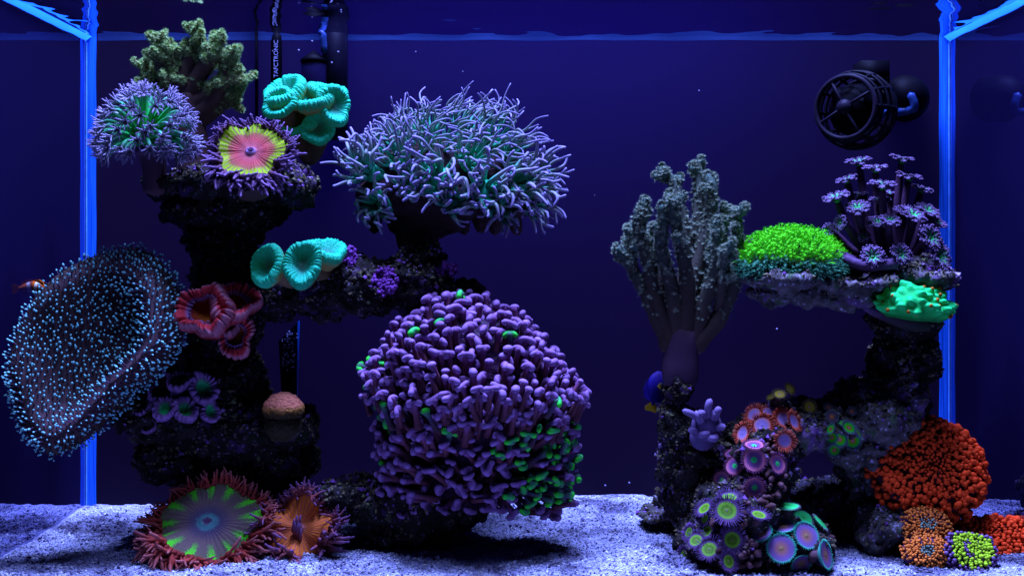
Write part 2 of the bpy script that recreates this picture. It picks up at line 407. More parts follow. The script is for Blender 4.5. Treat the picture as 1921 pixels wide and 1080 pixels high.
gz = sand_h(gx, gy) + np.array([mnoise.noise(Vector((x * 30, y * 30, 0))) * 0.0022 + mnoise.noise(Vector((x * 120, y * 120, 5))) * 0.0012 for x, y in zip(gx, gy)])
q = rng.normal(size=(ng, 3, 3)); Q = np.linalg.qr(q)[0]
sz = 0.0006 + 0.0011 * rng.random(ng) ** 2.2 + (rng.random(ng) < 0.02) * 0.0012
Ms = Q * (sz[:, None] * rng.uniform(0.55, 1.35, (ng, 3)))[:, None, :]
gt = rng.random(ng) ** 0.8
mb = MB(); mb.stamp(octv, octf, Ms, np.stack([gx, gy, gz + sz * 0.35], 1), gt[:, None])
single('sand_grains', mb.mesh('sand_grains', gm, smooth=False), None, None, kind='stuff')

# ------------------------------------------------------------------ live rock
clouds = bpy.data.textures.new('rock_clouds', 'CLOUDS'); clouds.noise_scale = 0.045; clouds.noise_depth = 3
fine = bpy.data.textures.new('rock_fine', 'CLOUDS'); fine.noise_scale = 0.012; fine.noise_depth = 2
pits = bpy.data.textures.new('rock_pits', 'VORONOI'); pits.noise_scale = 0.016
knobs = bpy.data.textures.new('rock_knobs', 'CLOUDS'); knobs.noise_scale = 0.0055; knobs.noise_depth = 1
RM_dark = rock_mat('dark_live_rock', (0.020, 0.016, 0.013), (0.07, 0.028, 0.09), (0.16, 0.13, 0.16), 0.45)
RM_grey = rock_mat('grey_live_rock', (0.115, 0.10, 0.085), (0.17, 0.08, 0.20), (0.45, 0.42, 0.5), 0.6)
RM_blue = rock_mat('blue_grey_rock', (0.06, 0.05, 0.07), (0.07, 0.05, 0.10), (0.15, 0.13, 0.2), 0.5)
ROCKS = []
def rock(label, blobs, mat, vox=0.0026, big=0.024, small=0.011, name='live_rock', group='live rocks of the reef'):
    """blobs: (px, py, Y, half width px, half height px, half depth m)"""
    mb = MB()
    for (px, py, Y, rx, rz, ry) in blobs:
        s = S(Y)
        mb.ball(P(px, py, Y), (rx * s, ry, rz * s), 20, 12)
    loc = P(blobs[0][0], blobs[0][1], blobs[0][2])
    me = mb.mesh(name, mat, loc)
    o = single(name, me, label, 'rock', group, loc=loc)
    rm = o.modifiers.new('remesh', 'REMESH'); rm.mode = 'VOXEL'; rm.voxel_size = vox; rm.use_smooth_shade = True
    for tx, st in ((clouds, big), (pits, -0.009), (fine, small), (knobs, 0.0055)):
        d = o.modifiers.new('relief', 'DISPLACE'); d.texture = tx; d.strength = st; d.mid_level = 0.5; d.texture_coords = 'GLOBAL'
    ROCKS.append(o)
    return o

rock('dark flat topped rock ledge carrying the pink and yellow flower anemone at upper left',
     [(440, 345, .30, 150, 32, .075), (330, 345, .29, 60, 24, .05), (540, 350, .30, 55, 38, .06), (430, 395, .32, 120, 40, .06), (420, 440, .33, 70, 40, .05)], RM_dark)
rock('dark rock column and arch below the ledge running right to the whisker coral stem',
     [(430, 500, .33, 62, 70, .05), (420, 600, .33, 68, 90, .055), (420, 720, .33, 75, 90, .06),
      (510, 550, .31, 60, 45, .045), (600, 545, .30, 72, 50, .04), (690, 540, .30, 66, 58, .04), (780, 535, .30, 80, 46, .045), (850, 560, .31, 50, 35, .04), (790, 490, .30, 40, 22, .03)], RM_dark)
rock('dark rock mound under the purple and green polyps, left of the sand',
     [(330, 790, .29, 95, 42, .05), (270, 780, .27, 55, 32, .04), (440, 800, .32, 110, 75, .06), (540, 800, .31, 62, 38, .045), (420, 880, .34, 105, 60, .06), (330, 850, .32, 75, 45, .05), (520, 860, .33, 70, 60, .05)], RM_dark)
rock('dark low rock carrying the large purple branching coral',
     [(800, 930, .28, 110, 70, .05), (710, 940, .28, 80, 45, .045), (650, 935, .27, 45, 36, .03), (760, 985, .29, 85, 32, .05), (850, 900, .28, 90, 90, .04)], RM_dark)
rock('thin flat grey rock shelf carrying the bright green polyp mat at right',
     [(1460, 522, .27, 78, 15, .06), (1590, 530, .28, 115, 22, .065), (1710, 520, .28, 70, 34, .06), (1480, 548, .28, 70, 20, .05), (1590, 555, .29, 90, 22, .05), (1690, 500, .29, 75, 18, .05)], RM_grey, small=0.007)
rock('dark upright rock pillar below the knobbly green coral',
     [(1700, 600, .31, 62, 50, .05), (1695, 670, .31, 60, 60, .05), (1680, 740, .31, 62, 60, .05)], RM_dark)
rock('grey encrusted rock arch with small polyps, right of the red polyps',
     [(1640, 780, .29, 85, 60, .06), (1680, 735, .30, 55, 40, .05), (1560, 790, .28, 80, 38, .05), (1480, 800, .27, 70, 42, .05), (1470, 770, .27, 34, 24, .03), (1600, 830, .29, 75, 40, .05), (1640, 880, .31, 62, 70, .05), (1640, 945, .32, 65, 50, .05)], RM_grey, small=0.011)
rock('rock cone covered in purple polyps standing on the sand',
     [(1420, 880, .24, 62, 70, .05), (1390, 950, .23, 92, 62, .055), (1370, 1020, .22, 92, 45, .055), (1450, 1010, .22, 70, 50, .05), (1330, 1000, .25, 60, 55, .05), (1500, 1020, .21, 60, 40, .04), (1430, 820, .26, 70, 40, .05)], RM_dark)
rock('dark rough rock stem under the tree shaped leather coral',
     [(1268, 735, .27, 26, 42, .022), (1275, 800, .275, 40, 48, .03), (1290, 870, .28, 42, 55, .03), (1340, 850, .27, 60, 26, .035), (1290, 930, .29, 50, 45, .04), (1262, 775, .27, 26, 16, .02)], RM_dark)
rock('low grey rubble rock on the sand left of the polyp cone',
     [(1262, 945, .33, 32, 26, .03), (1290, 960, .31, 44, 34, .03), (1225, 965, .32, 36, 12, .025)], RM_grey)
rock('blue shaded rounded rock lying under the arch',
     [(1540, 935, .34, 62, 36, .04), (1500, 945, .33, 50, 28, .035)], RM_blue)
rock('small grey green rock on the sand left of the orange mushrooms',
     [(1655, 985, .25, 42, 36, .03), (1690, 970, .26, 36, 36, .03), (1640, 1010, .24, 28, 22, .02)], RM_grey)
rock('grey rock behind the red mushroom at lower right',
     [(1760, 985, .32, 80, 28, .04), (1740, 930, .33, 55, 60, .03), (1850, 1015, .28, 70, 20, .04)], RM_grey)

# bake the rocks, cast rays on them, and cover them with a crust of tiny nodules
from mathutils.bvhtree import BVHTree
bpy.context.view_layer.update()
dg = bpy.context.evaluated_depsgraph_get()
bv_v, bv_f = [], []
crust_mat = coral('rock_crust', [(0, (0.03, 0.03, 0.025)), (0.35, (0.10, 0.085, 0.075)), (0.55, (0.17, 0.15, 0.12)), (0.66, (0.14, 0.17, 0.10)), (0.74, (0.34, 0.15, 0.55)), (0.86, (0.42, 0.22, 0.66)), (0.92, (0.6, 0.55, 0.75)), (1, (0.7, 0.65, 0.95))], namp=.02, bstr=0, vary=0, rough=.7)
nod = np.array([(1, 0, 0), (-1, 0, 0), (0, 1, 0), (0, -1, 0), (0, 0, 1), (0, 0, -1)], float)
for o in ROCKS:
    me2 = bpy.data.meshes.new_from_object(o.evaluated_get(dg)); o.modifiers.clear()
    nm = o.data.name; o.data.name = 'old'; me2.name = nm; o.data = me2
    for p_ in me2.polygons[:1]: pass
    me2.polygons.foreach_set('use_smooth', np.ones(len(me2.polygons), bool))
    n = len(me2.vertices); co = np.empty(n * 3, np.float32); me2.vertices.foreach_get('co', co); co = co.reshape(-1, 3)
    no = np.empty(n * 3, np.float32); me2.vertices.foreach_get('normal', no); no = no.reshape(-1, 3)
    lc = np.array(o.location)
    off = len(bv_v); bv_v.extend([tuple(q) for q in (co + lc)]); bv_f.extend([tuple(i + off for i in p_.vertices) for p_ in me2.polygons])
    k = min(4200, n // 4)
    pr = np.clip(no[:, 2] + .45, .03, 1.3) * (no[:, 1] < .4); pr = pr / pr.sum()
    ix = rng.choice(n, k, p=pr)
    nz_ = np.array([mnoise.noise(Vector((co[i] + lc) * 45)) for i in ix])
    sz = .0006 + .0018 * rng.random(k) ** 2.5 * (1 + .7 * nz_)
    Ms = np.array([frame(no[i] + .5 * rng.normal(size=3)) for i in ix]) * (sz[:, None] * rng.uniform(.6, 1.5, (k, 3)))[:, None, :]
    pale = 1.0 if o.data.materials[0].name.startswith('grey') else .90
    tt = np.clip(.36 + .62 * nz_ + .27 * rng.normal(size=k), 0, 1) * pale
    cb = MB(); cb.stamp(nod, octf, Ms, co[ix] + lc + no[ix] * sz[:, None] * .2, tt[:, None])
    ro = bpy.data.objects.new('crust', cb.mesh('crust', crust_mat, lc, smooth=False)); C.objects.link(ro); ro.parent = o; ro['kind'] = 'stuff'
ROCKTREE = BVHTree.FromPolygons(bv_v, bv_f)
def hit(px, py, Y=.25):
    """where the line of sight of a picture point meets the rockwork (position, normal)"""
    o_ = Vector((0, CAMY, CAMZ)); d = Vector(P(px, py, 0.3)) - o_
    l, n_, i, q = ROCKTREE.ray_cast(o_, d.normalized())
    if l is None: return P(px, py, Y), None
    return np.array(l), np.array(n_)

# ------------------------------------------------------------------ soft building blocks
def bez(p0, p1, p2, p3, n):
    s = np.linspace(0, 1, n)[:, None]
    return (1 - s) ** 3 * p0 + 3 * (1 - s) ** 2 * s * p1 + 3 * (1 - s) * s * s * p2 + s ** 3 * p3
def smooth_path(pts, n):
    pts = np.asarray(pts, float); k = len(pts)
    out = []
    for x in np.linspace(0, k - 1, n):
        i = min(int(x), k - 2); f = x - i
        p0, p1, p2, p3 = pts[max(i - 1, 0)], pts[i], pts[i + 1], pts[min(i + 2, k - 1)]
        out.append(0.5 * ((2 * p1) + (-p0 + p2) * f + (2 * p0 - 5 * p1 + 4 * p2 - p3) * f * f + (-p0 + 3 * p1 - 3 * p2 + p3) * f ** 3))
    return np.array(out)
def rough_rand(k, seed):
    r = np.random.default_rng(seed); return r.random(k)

def coral_head(mb, c, n, Rad, Hh=1.0, lobes=22, amp=0.10, bowl=0.35, aspect=1.0, roll=0.0, seed=0, m=110, wavy=0.08, mouth=None):
    """a fleshy round polyp head with radial ridges around a sunken mouth, centre c, facing n"""
    prof = [(0.03, -bowl, 0), (0.14, -bowl * .98, .08), (0.26, -bowl * .85, .18), (0.38, -bowl * .55, .30), (0.50, -bowl * .18, .40), (0.62, .06, .50),
            (0.74, .15, .60), (0.85, .14, .68), (0.94, .05, .75), (1.0, -.10, .82), (0.98, -.26, .88), (0.88, -.42, .93), (0.72, -.58, .97), (0.52, -.85, 1.0)]
    r = np.random.default_rng(seed)
    th = np.arange(m) * 2 * math.pi / m
    ph = r.random(6) * 6.28
    out = 1 + wavy * (np.sin(2 * th + ph[0]) + 0.7 * np.sin(3 * th + ph[1]) + 0.5 * np.sin(5 * th + ph[2]))
    jit = th + 0.13 * np.sin(3 * th + ph[3]) + 0.07 * np.sin(7 * th + ph[4]) + .03 * np.sin(13 * th + ph[1])
    rid = (np.abs(np.sin(lobes * jit / 2)) ** 0.8 - 0.6) * (1 + .35 * np.sin(5 * th + ph[0]) + .25 * np.sin(11 * th + ph[2]))
    rid2 = np.abs(np.sin(lobes * 2.0 * jit / 2 + 0.7)) - 0.6
    V = np.empty((len(prof), m, 3)); T = np.empty((len(prof), m))
    fr_ = frame(n); cr, sr = math.cos(roll), math.sin(roll)
    for i, (rho, h, t) in enumerate(prof):
        wgt = np.clip((rho - 0.25) / 0.4, 0, 1) if t < 0.85 else max(0, (1 - t) / 0.15)
        a = amp * wgt * (rid + 0.25 * rid2)
        rr_ = rho * (out if rho > .4 else 1 + (out - 1) * rho / .4) * (1 + 0.45 * a)
        hh = h + a * 0.9 + 0.06 * np.sin(2 * th + ph[5]) * rho
        x = rr_ * np.cos(th) * aspect; y = rr_ * np.sin(th)
        V[i] = np.stack([cr * x - sr * y, sr * x + cr * y, hh * Hh], 1) * Rad
        T[i] = t + 0.05 * wgt * rid
    V = V.reshape(-1, 3) @ fr_.T + np.asarray(c)
    mb.rings(V.reshape(len(prof), m, 3), T, cap0=True, cap1=True)

def disc_mesh(mb, c, n, rad, rings=16, m=120, bowl=0.12, folds=(), ry=1.0, roll=0.0, rmax=1.0, lip=0.0, furrow=0.0, outl=()):
    """soft oral disc; folds = list of (count, amp, phase, power)"""
    fr_ = frame(n); rho = np.linspace(0.04, rmax, rings); th = np.arange(m) * 2 * math.pi / m
    V = np.empty((rings, m, 3))
    for i, r_ in enumerate(rho):
        h = bowl * r_ ** 2 + (0.05 * math.exp(-(r_ / 0.10) ** 2) if not lip else lip * math.exp(-((r_ - .085) / .035) ** 2) - lip * .8 * math.exp(-(r_ / .05) ** 2))
        if furrow: h = h + furrow * (np.abs(np.sin(22 * th + 1.5 * np.sin(3 * th))) - .5) * min(1, r_ * 2.5) + furrow * 1.6 * np.minimum(0, np.sin(6 * th + .8) + .75) * r_
        h = h + sum(a * np.sin(k * th + p) * r_ ** w for k, a, p, w in folds)
        og = 1 + sum(a * np.sin(k * th + p) for k, a, p in outl) * r_
        x = r_ * np.cos(th) * og * (1 + (.25 if lip and r_ < .14 else 0)); y = r_ * np.sin(th) * ry * og
        V[i] = np.stack([x, y, np.broadcast_to(h, th.shape)], 1) * rad
    V = V.reshape(-1, 3) @ fr_.T + np.asarray(c)
    V = V.reshape(rings, m, 3)
    mb.rings(V, rho, cap0=True)
    return V

def tentacle_mesh(name, mat, ln=1.0, r0=0.16, r1=0.05, bend=0.3, beads=0, seg=6, n=9):
    mb = MB(); s = np.linspace(0, 1, n)
    pts = np.stack([bend * s ** 2, 0.08 * bend * np.sin(s * 4), s * ln], 1)
    rad = r0 + (r1 - r0) * s
    if beads: rad = rad * (1 + 0.28 * np.sin(s * beads * 2 * math.pi))
    mb.tube(pts, rad, seg); return mb.mesh(name, mat)

# ------------------------------------------------------------------ toadstool leather coral
def toadstool():
    Y0 = 0.20; s = S(Y0); c0 = P(168, 655, Y0)
    T = Thing('leather_coral', 'large cup shaped brown leather coral covered in blue tipped polyps at far left', 'coral', P(230, 800, Y0 + .05))
    poly = [(215, 465), (262, 482), (300, 530), (321, 590), (320, 640), (288, 690), (238, 735), (192, 785), (150, 832), (95, 856), (48, 815), (25, 745), (12, 665), (28, 600), (62, 545), (112, 497), (160, 474)]
    ang = [math.atan2(-(y - 655), x - 168) for x, y in poly]; rd = [math.hypot(x - 168, y - 655) for x, y in poly]
    o = np.argsort(ang); ang = np.array(ang)[o]; rd = np.array(rd)[o]
    def Rf(th): return np.interp((th + math.pi) % (2 * math.pi) - math.pi, ang, rd, period=2 * math.pi)
    def surf(r_, th):
        """r 0..1 open face; 1..1.6 underside"""
        Rr = Rf(th)
        wr = 0.5 + 0.5 * np.cos(th - R(-32))            # right lower rim rolls over
        wl = 0.5 + 0.5 * np.cos(th - R(200))
        k = np.minimum(r_, 1.0)
        wr = .5 + (wr - .5) * np.minimum(1, k * 1.4); wl = .5 + (wl - .5) * np.minimum(1, k * 1.4)
        rad_ = Rr * k
        # the roll on the right: the lip stands nearer to the viewer, then curls back
        dep = 0.014 * (1 - k ** 2)
        dep = dep - 0.026 * wr ** 2 * np.exp(-((k - 0.74) / 0.14) ** 2)
        dep = dep + 0.030 * np.clip((k - 0.80) / 0.2, 0, 1) ** 1.6 * (0.4 + wr)
        dep = dep + 0.004 * np.sin(5 * th) * k ** 3 + .30 * rad_ * np.sin(th) * s + 0.006 * np.sin(2.2 * rad_ * np.cos(th) * s / .05 + 1)
        und = np.clip((r_ - 1) / 0.6, 0, 1)
        rad_ = rad_ * (1 - 0.72 * und ** 0.9)
        dep = dep + 0.055 * und
        x = c0[0] + (rad_ * np.cos(th)) * s + 0.022 * und
        z = c0[2] + (rad_ * np.sin(th)) * s - 0.004 * und
        return np.stack([x, Y0 + dep, z], -1)
    m = 120; th = np.arange(m) * 2 * math.pi / m
    rs = np.concatenate([np.linspace(0.02, 1, 26), np.linspace(1.06, 1.6, 10)])
    V = np.stack([surf(np.full(m, r_), th) for r_ in rs])
    mb = MB(); mb.rings(V, np.clip(rs / 1.6, 0, 1), cap0=True, cap1=True)
    capm = coral('leather_cap', [(0, (0.075, 0.045, 0.07)), (0.55, (0.085, 0.05, 0.08)), (0.64, (0.07, 0.05, 0.045)), (1, (0.05, 0.04, 0.035))], rough=.6, bscale=900, bstr=.5)
    T.part('cap', mb, capm)
    mb = MB(); mb.tube(smooth_path([surf(np.array([1.6]), np.array([0.0]))[0], P(262, 760, .30), P(280, 800, .31)], 8), np.array([.022] * 8), 14)
    T.part('stalk', mb, capm)
    # polyps: short stems with a pale tip
    tmp = MB(); tmp.tube([(0, 0, 0), (0, 0, .5), (0, 0, .8)], [.10, .085, .10], 5, t=[0, .3, .6], cap=False)
    tmp.ball((0, 0, .95), (.165, .165, .24), 6, 4, t=np.array([.95] * 5))
    tv = np.vstack(tmp.v); tf = tmp.f; tt = np.concatenate(tmp.t)
    Ls, Ms = [], []
    pts = []
    for i in range(15000):
        r_ = math.sqrt(random.random()) * 1.10; t_ = random.uniform(-math.pi, math.pi)
        wr = 0.5 + 0.5 * math.cos(t_ - R(-32))
        x = Rf(t_) * min(r_, 1) * math.cos(t_); y = Rf(t_) * min(r_, 1) * math.sin(t_)
        mind = (7.4 + 1.4 * mnoise.noise(Vector((x * .03, y * .03, 2)))) - 3.6 * max(0, min(1, (r_ - .62) / .25)) * (0.25 + 0.75 * wr)
        ok = True
        for (a, b_, rr2) in pts:
            if abs(a - x) < mind and abs(b_ - y) < mind and (rr2 <= 1) == (r_ <= 1) and (a - x) ** 2 + (b_ - y) ** 2 < mind * mind: ok = False; break
        if not ok: continue
        pts.append((x, y, r_))
        e = 1e-2
        p = surf(np.array([r_]), np.array([t_]))[0]
        pa = surf(np.array([r_ + e]), np.array([t_]))[0] - p; pb = surf(np.array([r_]), np.array([t_ + e]))[0] - p
        n_ = nrm(np.cross(pa, pb))
        n_ = nrm(n_ + 0.25 * rng.normal(size=3) + np.array([0, 0, .35]))
        L_ = random.uniform(.0040, .0068)
        Ls.append(p); Ms.append(frame(n_) * L_)
    mb = MB(); mb.stamp(tv, tf, np.array(Ms), np.array(Ls), tt)
    pm = coral('leather_polyps', [(0, (0.13, 0.08, 0.13)), (0.5, (0.16, 0.13, 0.18)), (0.75, (0.18, 0.45, 0.62)), (1, (0.34, 1.0, 1.35))], rough=.4, namp=.05, bstr=0, vary=0)
    T.part('polyps', mb, pm, kind='stuff')
toadstool()

# ------------------------------------------------------------------ hammer coral
def hammer():
    Yc = 0.25; s = S(Yc); c = P(893, 745, Yc)
    T = Thing('hammer_coral', 'huge purple dome coral with hundreds of hammer shaped tips in the centre', 'coral', P(880, 960, Yc))
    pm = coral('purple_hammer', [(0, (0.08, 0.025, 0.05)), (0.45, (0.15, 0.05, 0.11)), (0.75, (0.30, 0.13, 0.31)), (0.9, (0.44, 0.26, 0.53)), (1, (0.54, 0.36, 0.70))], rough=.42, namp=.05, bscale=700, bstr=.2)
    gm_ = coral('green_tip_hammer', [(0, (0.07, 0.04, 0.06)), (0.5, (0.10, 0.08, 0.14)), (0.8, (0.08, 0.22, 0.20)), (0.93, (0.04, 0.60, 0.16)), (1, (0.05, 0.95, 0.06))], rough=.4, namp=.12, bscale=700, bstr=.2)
    def variant(mat, i):
        r = np.random.default_rng(40 + i)
        mb = MB(); b_ = r.uniform(-.25, .25, 2)
        s_ = np.linspace(0, 1, 7)
        pts = np.stack([b_[0] * s_ ** 2 * .3, b_[1] * s_ ** 2 * .3, s_], 1)
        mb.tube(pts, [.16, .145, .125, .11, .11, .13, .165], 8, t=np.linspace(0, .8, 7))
        top = pts[-1]
        if i % 4 != 3:
            L_ = r.uniform(.15, .31); cv = r.uniform(.0, .40); k = np.linspace(-1, 1, 8)
            hp = np.stack([k * L_ + b_[0] * .2, 0.06 * np.sin(k * 2 + i), 1.0 - cv * np.abs(k) ** 2 * .5 + .02], 1)
            hr = .108 * np.array([.85, 1.08, 1.05, .95, .95, 1.05, 1.15, .9]) * r.uniform(.9, 1.12)
            mb.tube(hp, hr, 8, t=np.array([1, .97, .93, .9, .9, .93, .97, 1]))
        else:
            mb.ball(top + np.array([0, 0, .0]), (.20, .15, .13), 10, 6, t=np.array([1.] * 3 + [.9] * 2 + [.8] * 2))
        return mb
    vs = [variant(pm, i) for i in range(9)]
    pmesh = [v.mesh('hammer_tip', pm) for v in vs]; gmesh = [v.mesh('hammer_tip', gm_) for v in vs]
    # silhouette of the dome in picture pixels
    zs = [530, 545, 575, 600, 640, 690, 725, 745, 800, 860, 900, 940, 985]; hw = [40, 66, 112, 142, 176, 206, 214, 200, 200, 200, 196, 178, 120]; cx = [868, 868, 868, 868, 872, 885, 896, 896, 895, 895, 898, 905, 905]
    items = []
    N = 2300; ga = math.pi * (3 - math.sqrt(5))
    for i in range(N):
        zf = 1 - (i + .5) / N * 1.97
        rr_ = math.sqrt(max(0, 1 - zf * zf)); a = i * ga
        d = np.array([rr_ * math.cos(a), rr_ * math.sin(a), zf])
        if d[1] > 0.62: continue
        py = 752 - d[2] * 222
        h = np.interp(py, zs, hw); cc = np.interp(py, zs, cx)
        # keep a convex dome: width from the silhouette, depth alike
        q = rr_ if rr_ > .05 else .05
        pos = np.array([c[0] + ((cc - 893) + d[0] / q * h * (1 - .0)) * s, Yc + d[1] / q * h * s * np.interp(py, [530, 690, 760, 850, 985], [.9, .95, .84, .62, .42]), CAMZ - (py - HOR) * s])
        items.append((d, pos, h))
    # cap of the dome
    for i in range(70):
        a = i * ga; r_ = math.sqrt(i / 70) * 62
        pos = np.array([c[0] + (-22 + r_ * math.cos(a)) * s, Yc + r_ * math.sin(a) * s * .8, CAMZ - (533 - HOR + (r_ / 62) ** 2 * 8) * s])
        items.append((nrm(np.array([math.cos(a) * .5, math.sin(a) * .5, 1])), pos, 60))
    out = []
    for d, pos, h in items:
        if mnoise.noise(Vector(pos * 55)) > 0.42 and d[2] < .2: continue
        n_ = nrm(pos - (c + np.array([0, 0, -.035])))
        lower = d[2] < -0.15
        up = np.array([0, 0, np.interp(d[2], [-.9, -.3, .2], [.25, .65, .95])])
        n_ = nrm(n_ + up + .22 * rng.normal(size=3))
        py = 752 - d[2] * 222
        # tiers: ledge at mid height overhangs what is below
        jit = random.uniform(-.010, .005) - .014 * max(0, mnoise.noise(Vector(pos * 28))) + .010 * mnoise.noise(Vector(pos * 13))
        tip = pos + nrm(pos - c) * jit
        L_ = random.uniform(.026, .034)
        if pos[1] > Yc + .045 and d[2] < .5: continue
        green = (d[0] > .18 and d[2] < -.08 and random.random() < .62) or random.random() < .035 or (d[0] < -.85 and abs(d[2]) < .35 and random.random() < .25)
        base = tip - n_ * L_
        tang = nrm(np.cross(n_, np.array([0, 0, 1.0])) + .55 * rng.normal(size=3))
        out.append((tip[1] - tip[2] * .15, base, n_, tang, L_, green))
    # thin them so that heads do not merge
    random.shuffle(out); keep = []
    for o_ in out:
        tip = o_[1] + o_[2] * o_[4]
        if all(np.sum((tip - k[6]) ** 2) > (.0083 + .0012 * max(0, -(tip[2] - c[2]) / .1)) ** 2 for k in keep): keep.append((*o_, tip))
    for px_, py_, Y_ in ((657, 682, .25), (676, 668, .25), (690, 662, .24), (706, 655, .25)):
        tip = P(px_, py_, Y_); n_ = nrm(np.array([-1, -.2, .35])); keep.append((-1, tip - n_ * .03, n_, np.array([.1, 1, .3]), .03, True, tip))
    keep.sort(key=lambda k: k[0])
    rest = {False: MB(), True: MB()}
    for i, (_, base, n_, tang, L_, green, tip) in enumerate(keep):
        z = n_; x = nrm(tang - z * np.dot(tang, z)); y = np.cross(z, x)
        rot = np.stack([x, y, z], 1); k = random.randrange(9)
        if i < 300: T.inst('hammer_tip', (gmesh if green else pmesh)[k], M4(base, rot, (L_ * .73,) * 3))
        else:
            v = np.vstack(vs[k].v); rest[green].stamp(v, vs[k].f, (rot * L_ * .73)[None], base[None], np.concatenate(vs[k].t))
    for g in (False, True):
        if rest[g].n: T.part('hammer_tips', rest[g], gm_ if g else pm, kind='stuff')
    core = MB()
    core.ball(P(893, 735, Yc), (145 * s, 120 * s, 160 * s), 28, 18); core.ball(P(888, 870, Yc), (130 * s, 55 * s, 85 * s), 24, 14)
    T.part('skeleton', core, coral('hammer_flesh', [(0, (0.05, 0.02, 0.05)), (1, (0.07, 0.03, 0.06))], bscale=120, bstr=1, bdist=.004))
    print('hammer tips', len(keep))
hammer()

# ------------------------------------------------------------------ whisker (duncan) coral
def duncan():
    T = Thing('whisker_coral', 'dome of long swaying lavender tentacles with teal centres above the dark arch', 'coral', P(790, 470, .30))
    tm = coral('whisker_tentacle', [(0, (0.02, 0.60, 0.36)), (0.28, (0.08, 0.46, 0.42)), (0.5, (0.26, 0.33, 0.44)), (0.85, (0.44, 0.45, 0.70)), (1, (0.60, 0.62, 1.0))], rough=.35, namp=.1, bstr=.1, vary=.15)
    dm = coral('whisker_disc', [(0, (0.02, 0.55, 0.22)), (0.35, (0.03, 0.85, 0.42)), (1, (0.04, 0.55, 0.42))], bstr=.3)
    bm = coral('whisker_skeleton', [(0, (0.06, 0.03, 0.05)), (1, (0.10, 0.05, 0.07))], bscale=200, bstr=1, bdist=.003)
    mb = MB()
    mb.tube(smooth_path([P(790, 478, .315), P(783, 440, .32), P(800, 405, .325), P(830, 380, .325)], 10), np.linspace(.016, .034, 10), 14)
    mb.ball(P(825, 378, .32), (.062, .035, .020), 20, 10); mb.ball(P(930, 378, .32), (.040, .03, .020), 18, 10); mb.ball(P(725, 365, .32), (.030, .026, .018), 16, 10)
    mb.ball(P(840, 330, .335), (.085, .04, .035), 22, 12)
    for k in range(9): 
        x = 700 + k * 33
        mb.tube([P(x, 395, .32), P(x + random.uniform(-5, 5), 410, .32), P(x + random.uniform(-8, 8), 428 + random.uniform(-8, 14), .322)], [.010, .008, .005], 8)
    T.part('skeleton', mb, bm)
    # polyps: px, py, Y, length px, direction hint
    pol = [(684, 318, 0.297, 62), (712, 385, 0.297, 52), (748, 300, 0.305, 66), (775, 345, 0.285, 62), (820, 338, 0.275, 66), (832, 278, 0.320, 84), (882, 300, 0.295, 70), (908, 362, 0.270, 62),
           (962, 345, 0.290, 64), (992, 378, 0.295, 60), (925, 270, 0.325, 92), (955, 300, 0.315, 74), (872, 248, 0.345, 88), (800, 252, 0.345, 80), (745, 262, 0.335, 62), (700, 288, 0.325, 52), (1000, 335, 0.325, 66), (850, 380, 0.270, 44), (780, 285, 0.315, 60), (940, 390, 0.285, 44)]
    cen = P(835, 400, .345)
    for i, (px, py, Y, ln) in enumerate(pol):
        s = S(Y); c = P(px, py, Y); n_ = nrm((c - cen) * np.array([1, 1.3, 1]) + np.array([0, -.015, .0]))
        rad = (.0105 if i not in (4, 7) else .014)
        pb = MB(); disc_mesh(pb, c, n_, rad, 7, 28, bowl=-.25)
        # column below the disc
        pb.tube([c - n_ * .001, c - n_ * .012, c - n_ * .03], [rad * .9, rad * .8, rad * .7], 12, t=[.9, 1, 1])
        po = T.part('polyp', pb, dm)
        fr_ = frame(n_); nt_ = 32; sway = .45 * rng.normal(size=3)
        for k in range(nt_):
            a = k * 2 * math.pi / nt_ * 2 + random.uniform(-.15, .15); inner = k % 2
            o2 = fr_ @ np.array([math.cos(a), math.sin(a), 0]); rr_ = rad * (.62 if inner else .92)
            p0 = c + o2 * rr_ + n_ * .001
            L_ = ln * s * random.uniform(.75, 1.32) * (1 if o2[2] > -.3 else .8)
            d0 = nrm(o2 * (.8 if not inner else .35) + n_ * .8)
            # currents carry the upper tentacles up and to the right
            drift = np.array([.12 if px < 800 else .35, -.1, .55]) if py < 320 else np.array([(px - 840) / 500, -.25, .15])
            if px > 900 and py < 320: drift = np.array([.55, -.1, .25])
            d1 = nrm(d0 + drift + .4 * sway + .26 * rng.normal(size=3)); d2 = nrm(.9 * d1 + .6 * sway + .40 * rng.normal(size=3) + (np.array([.25, 0, -.25]) if py < 290 else np.array([0, -.1, -.15])))
            d3 = nrm(d2 + .3 * sway + .55 * rng.normal(size=3))
            cp = np.cumsum([p0, d0 * L_ * .24, d1 * L_ * .28, d2 * L_ * .28, d3 * L_ * .22], axis=0)
            pts = smooth_path(cp, 13)
            tb = MB(); w0 = .0020 if py > 310 else .0015 if py > 285 else .0012
            tb.tube(pts, w0 * np.concatenate([[1.25, 1.2, 1.1, 1.0], np.linspace(.95, .62, 8), [.5]]), 6)
            T.part('tentacle', tb, tm, parent=po)
duncan()

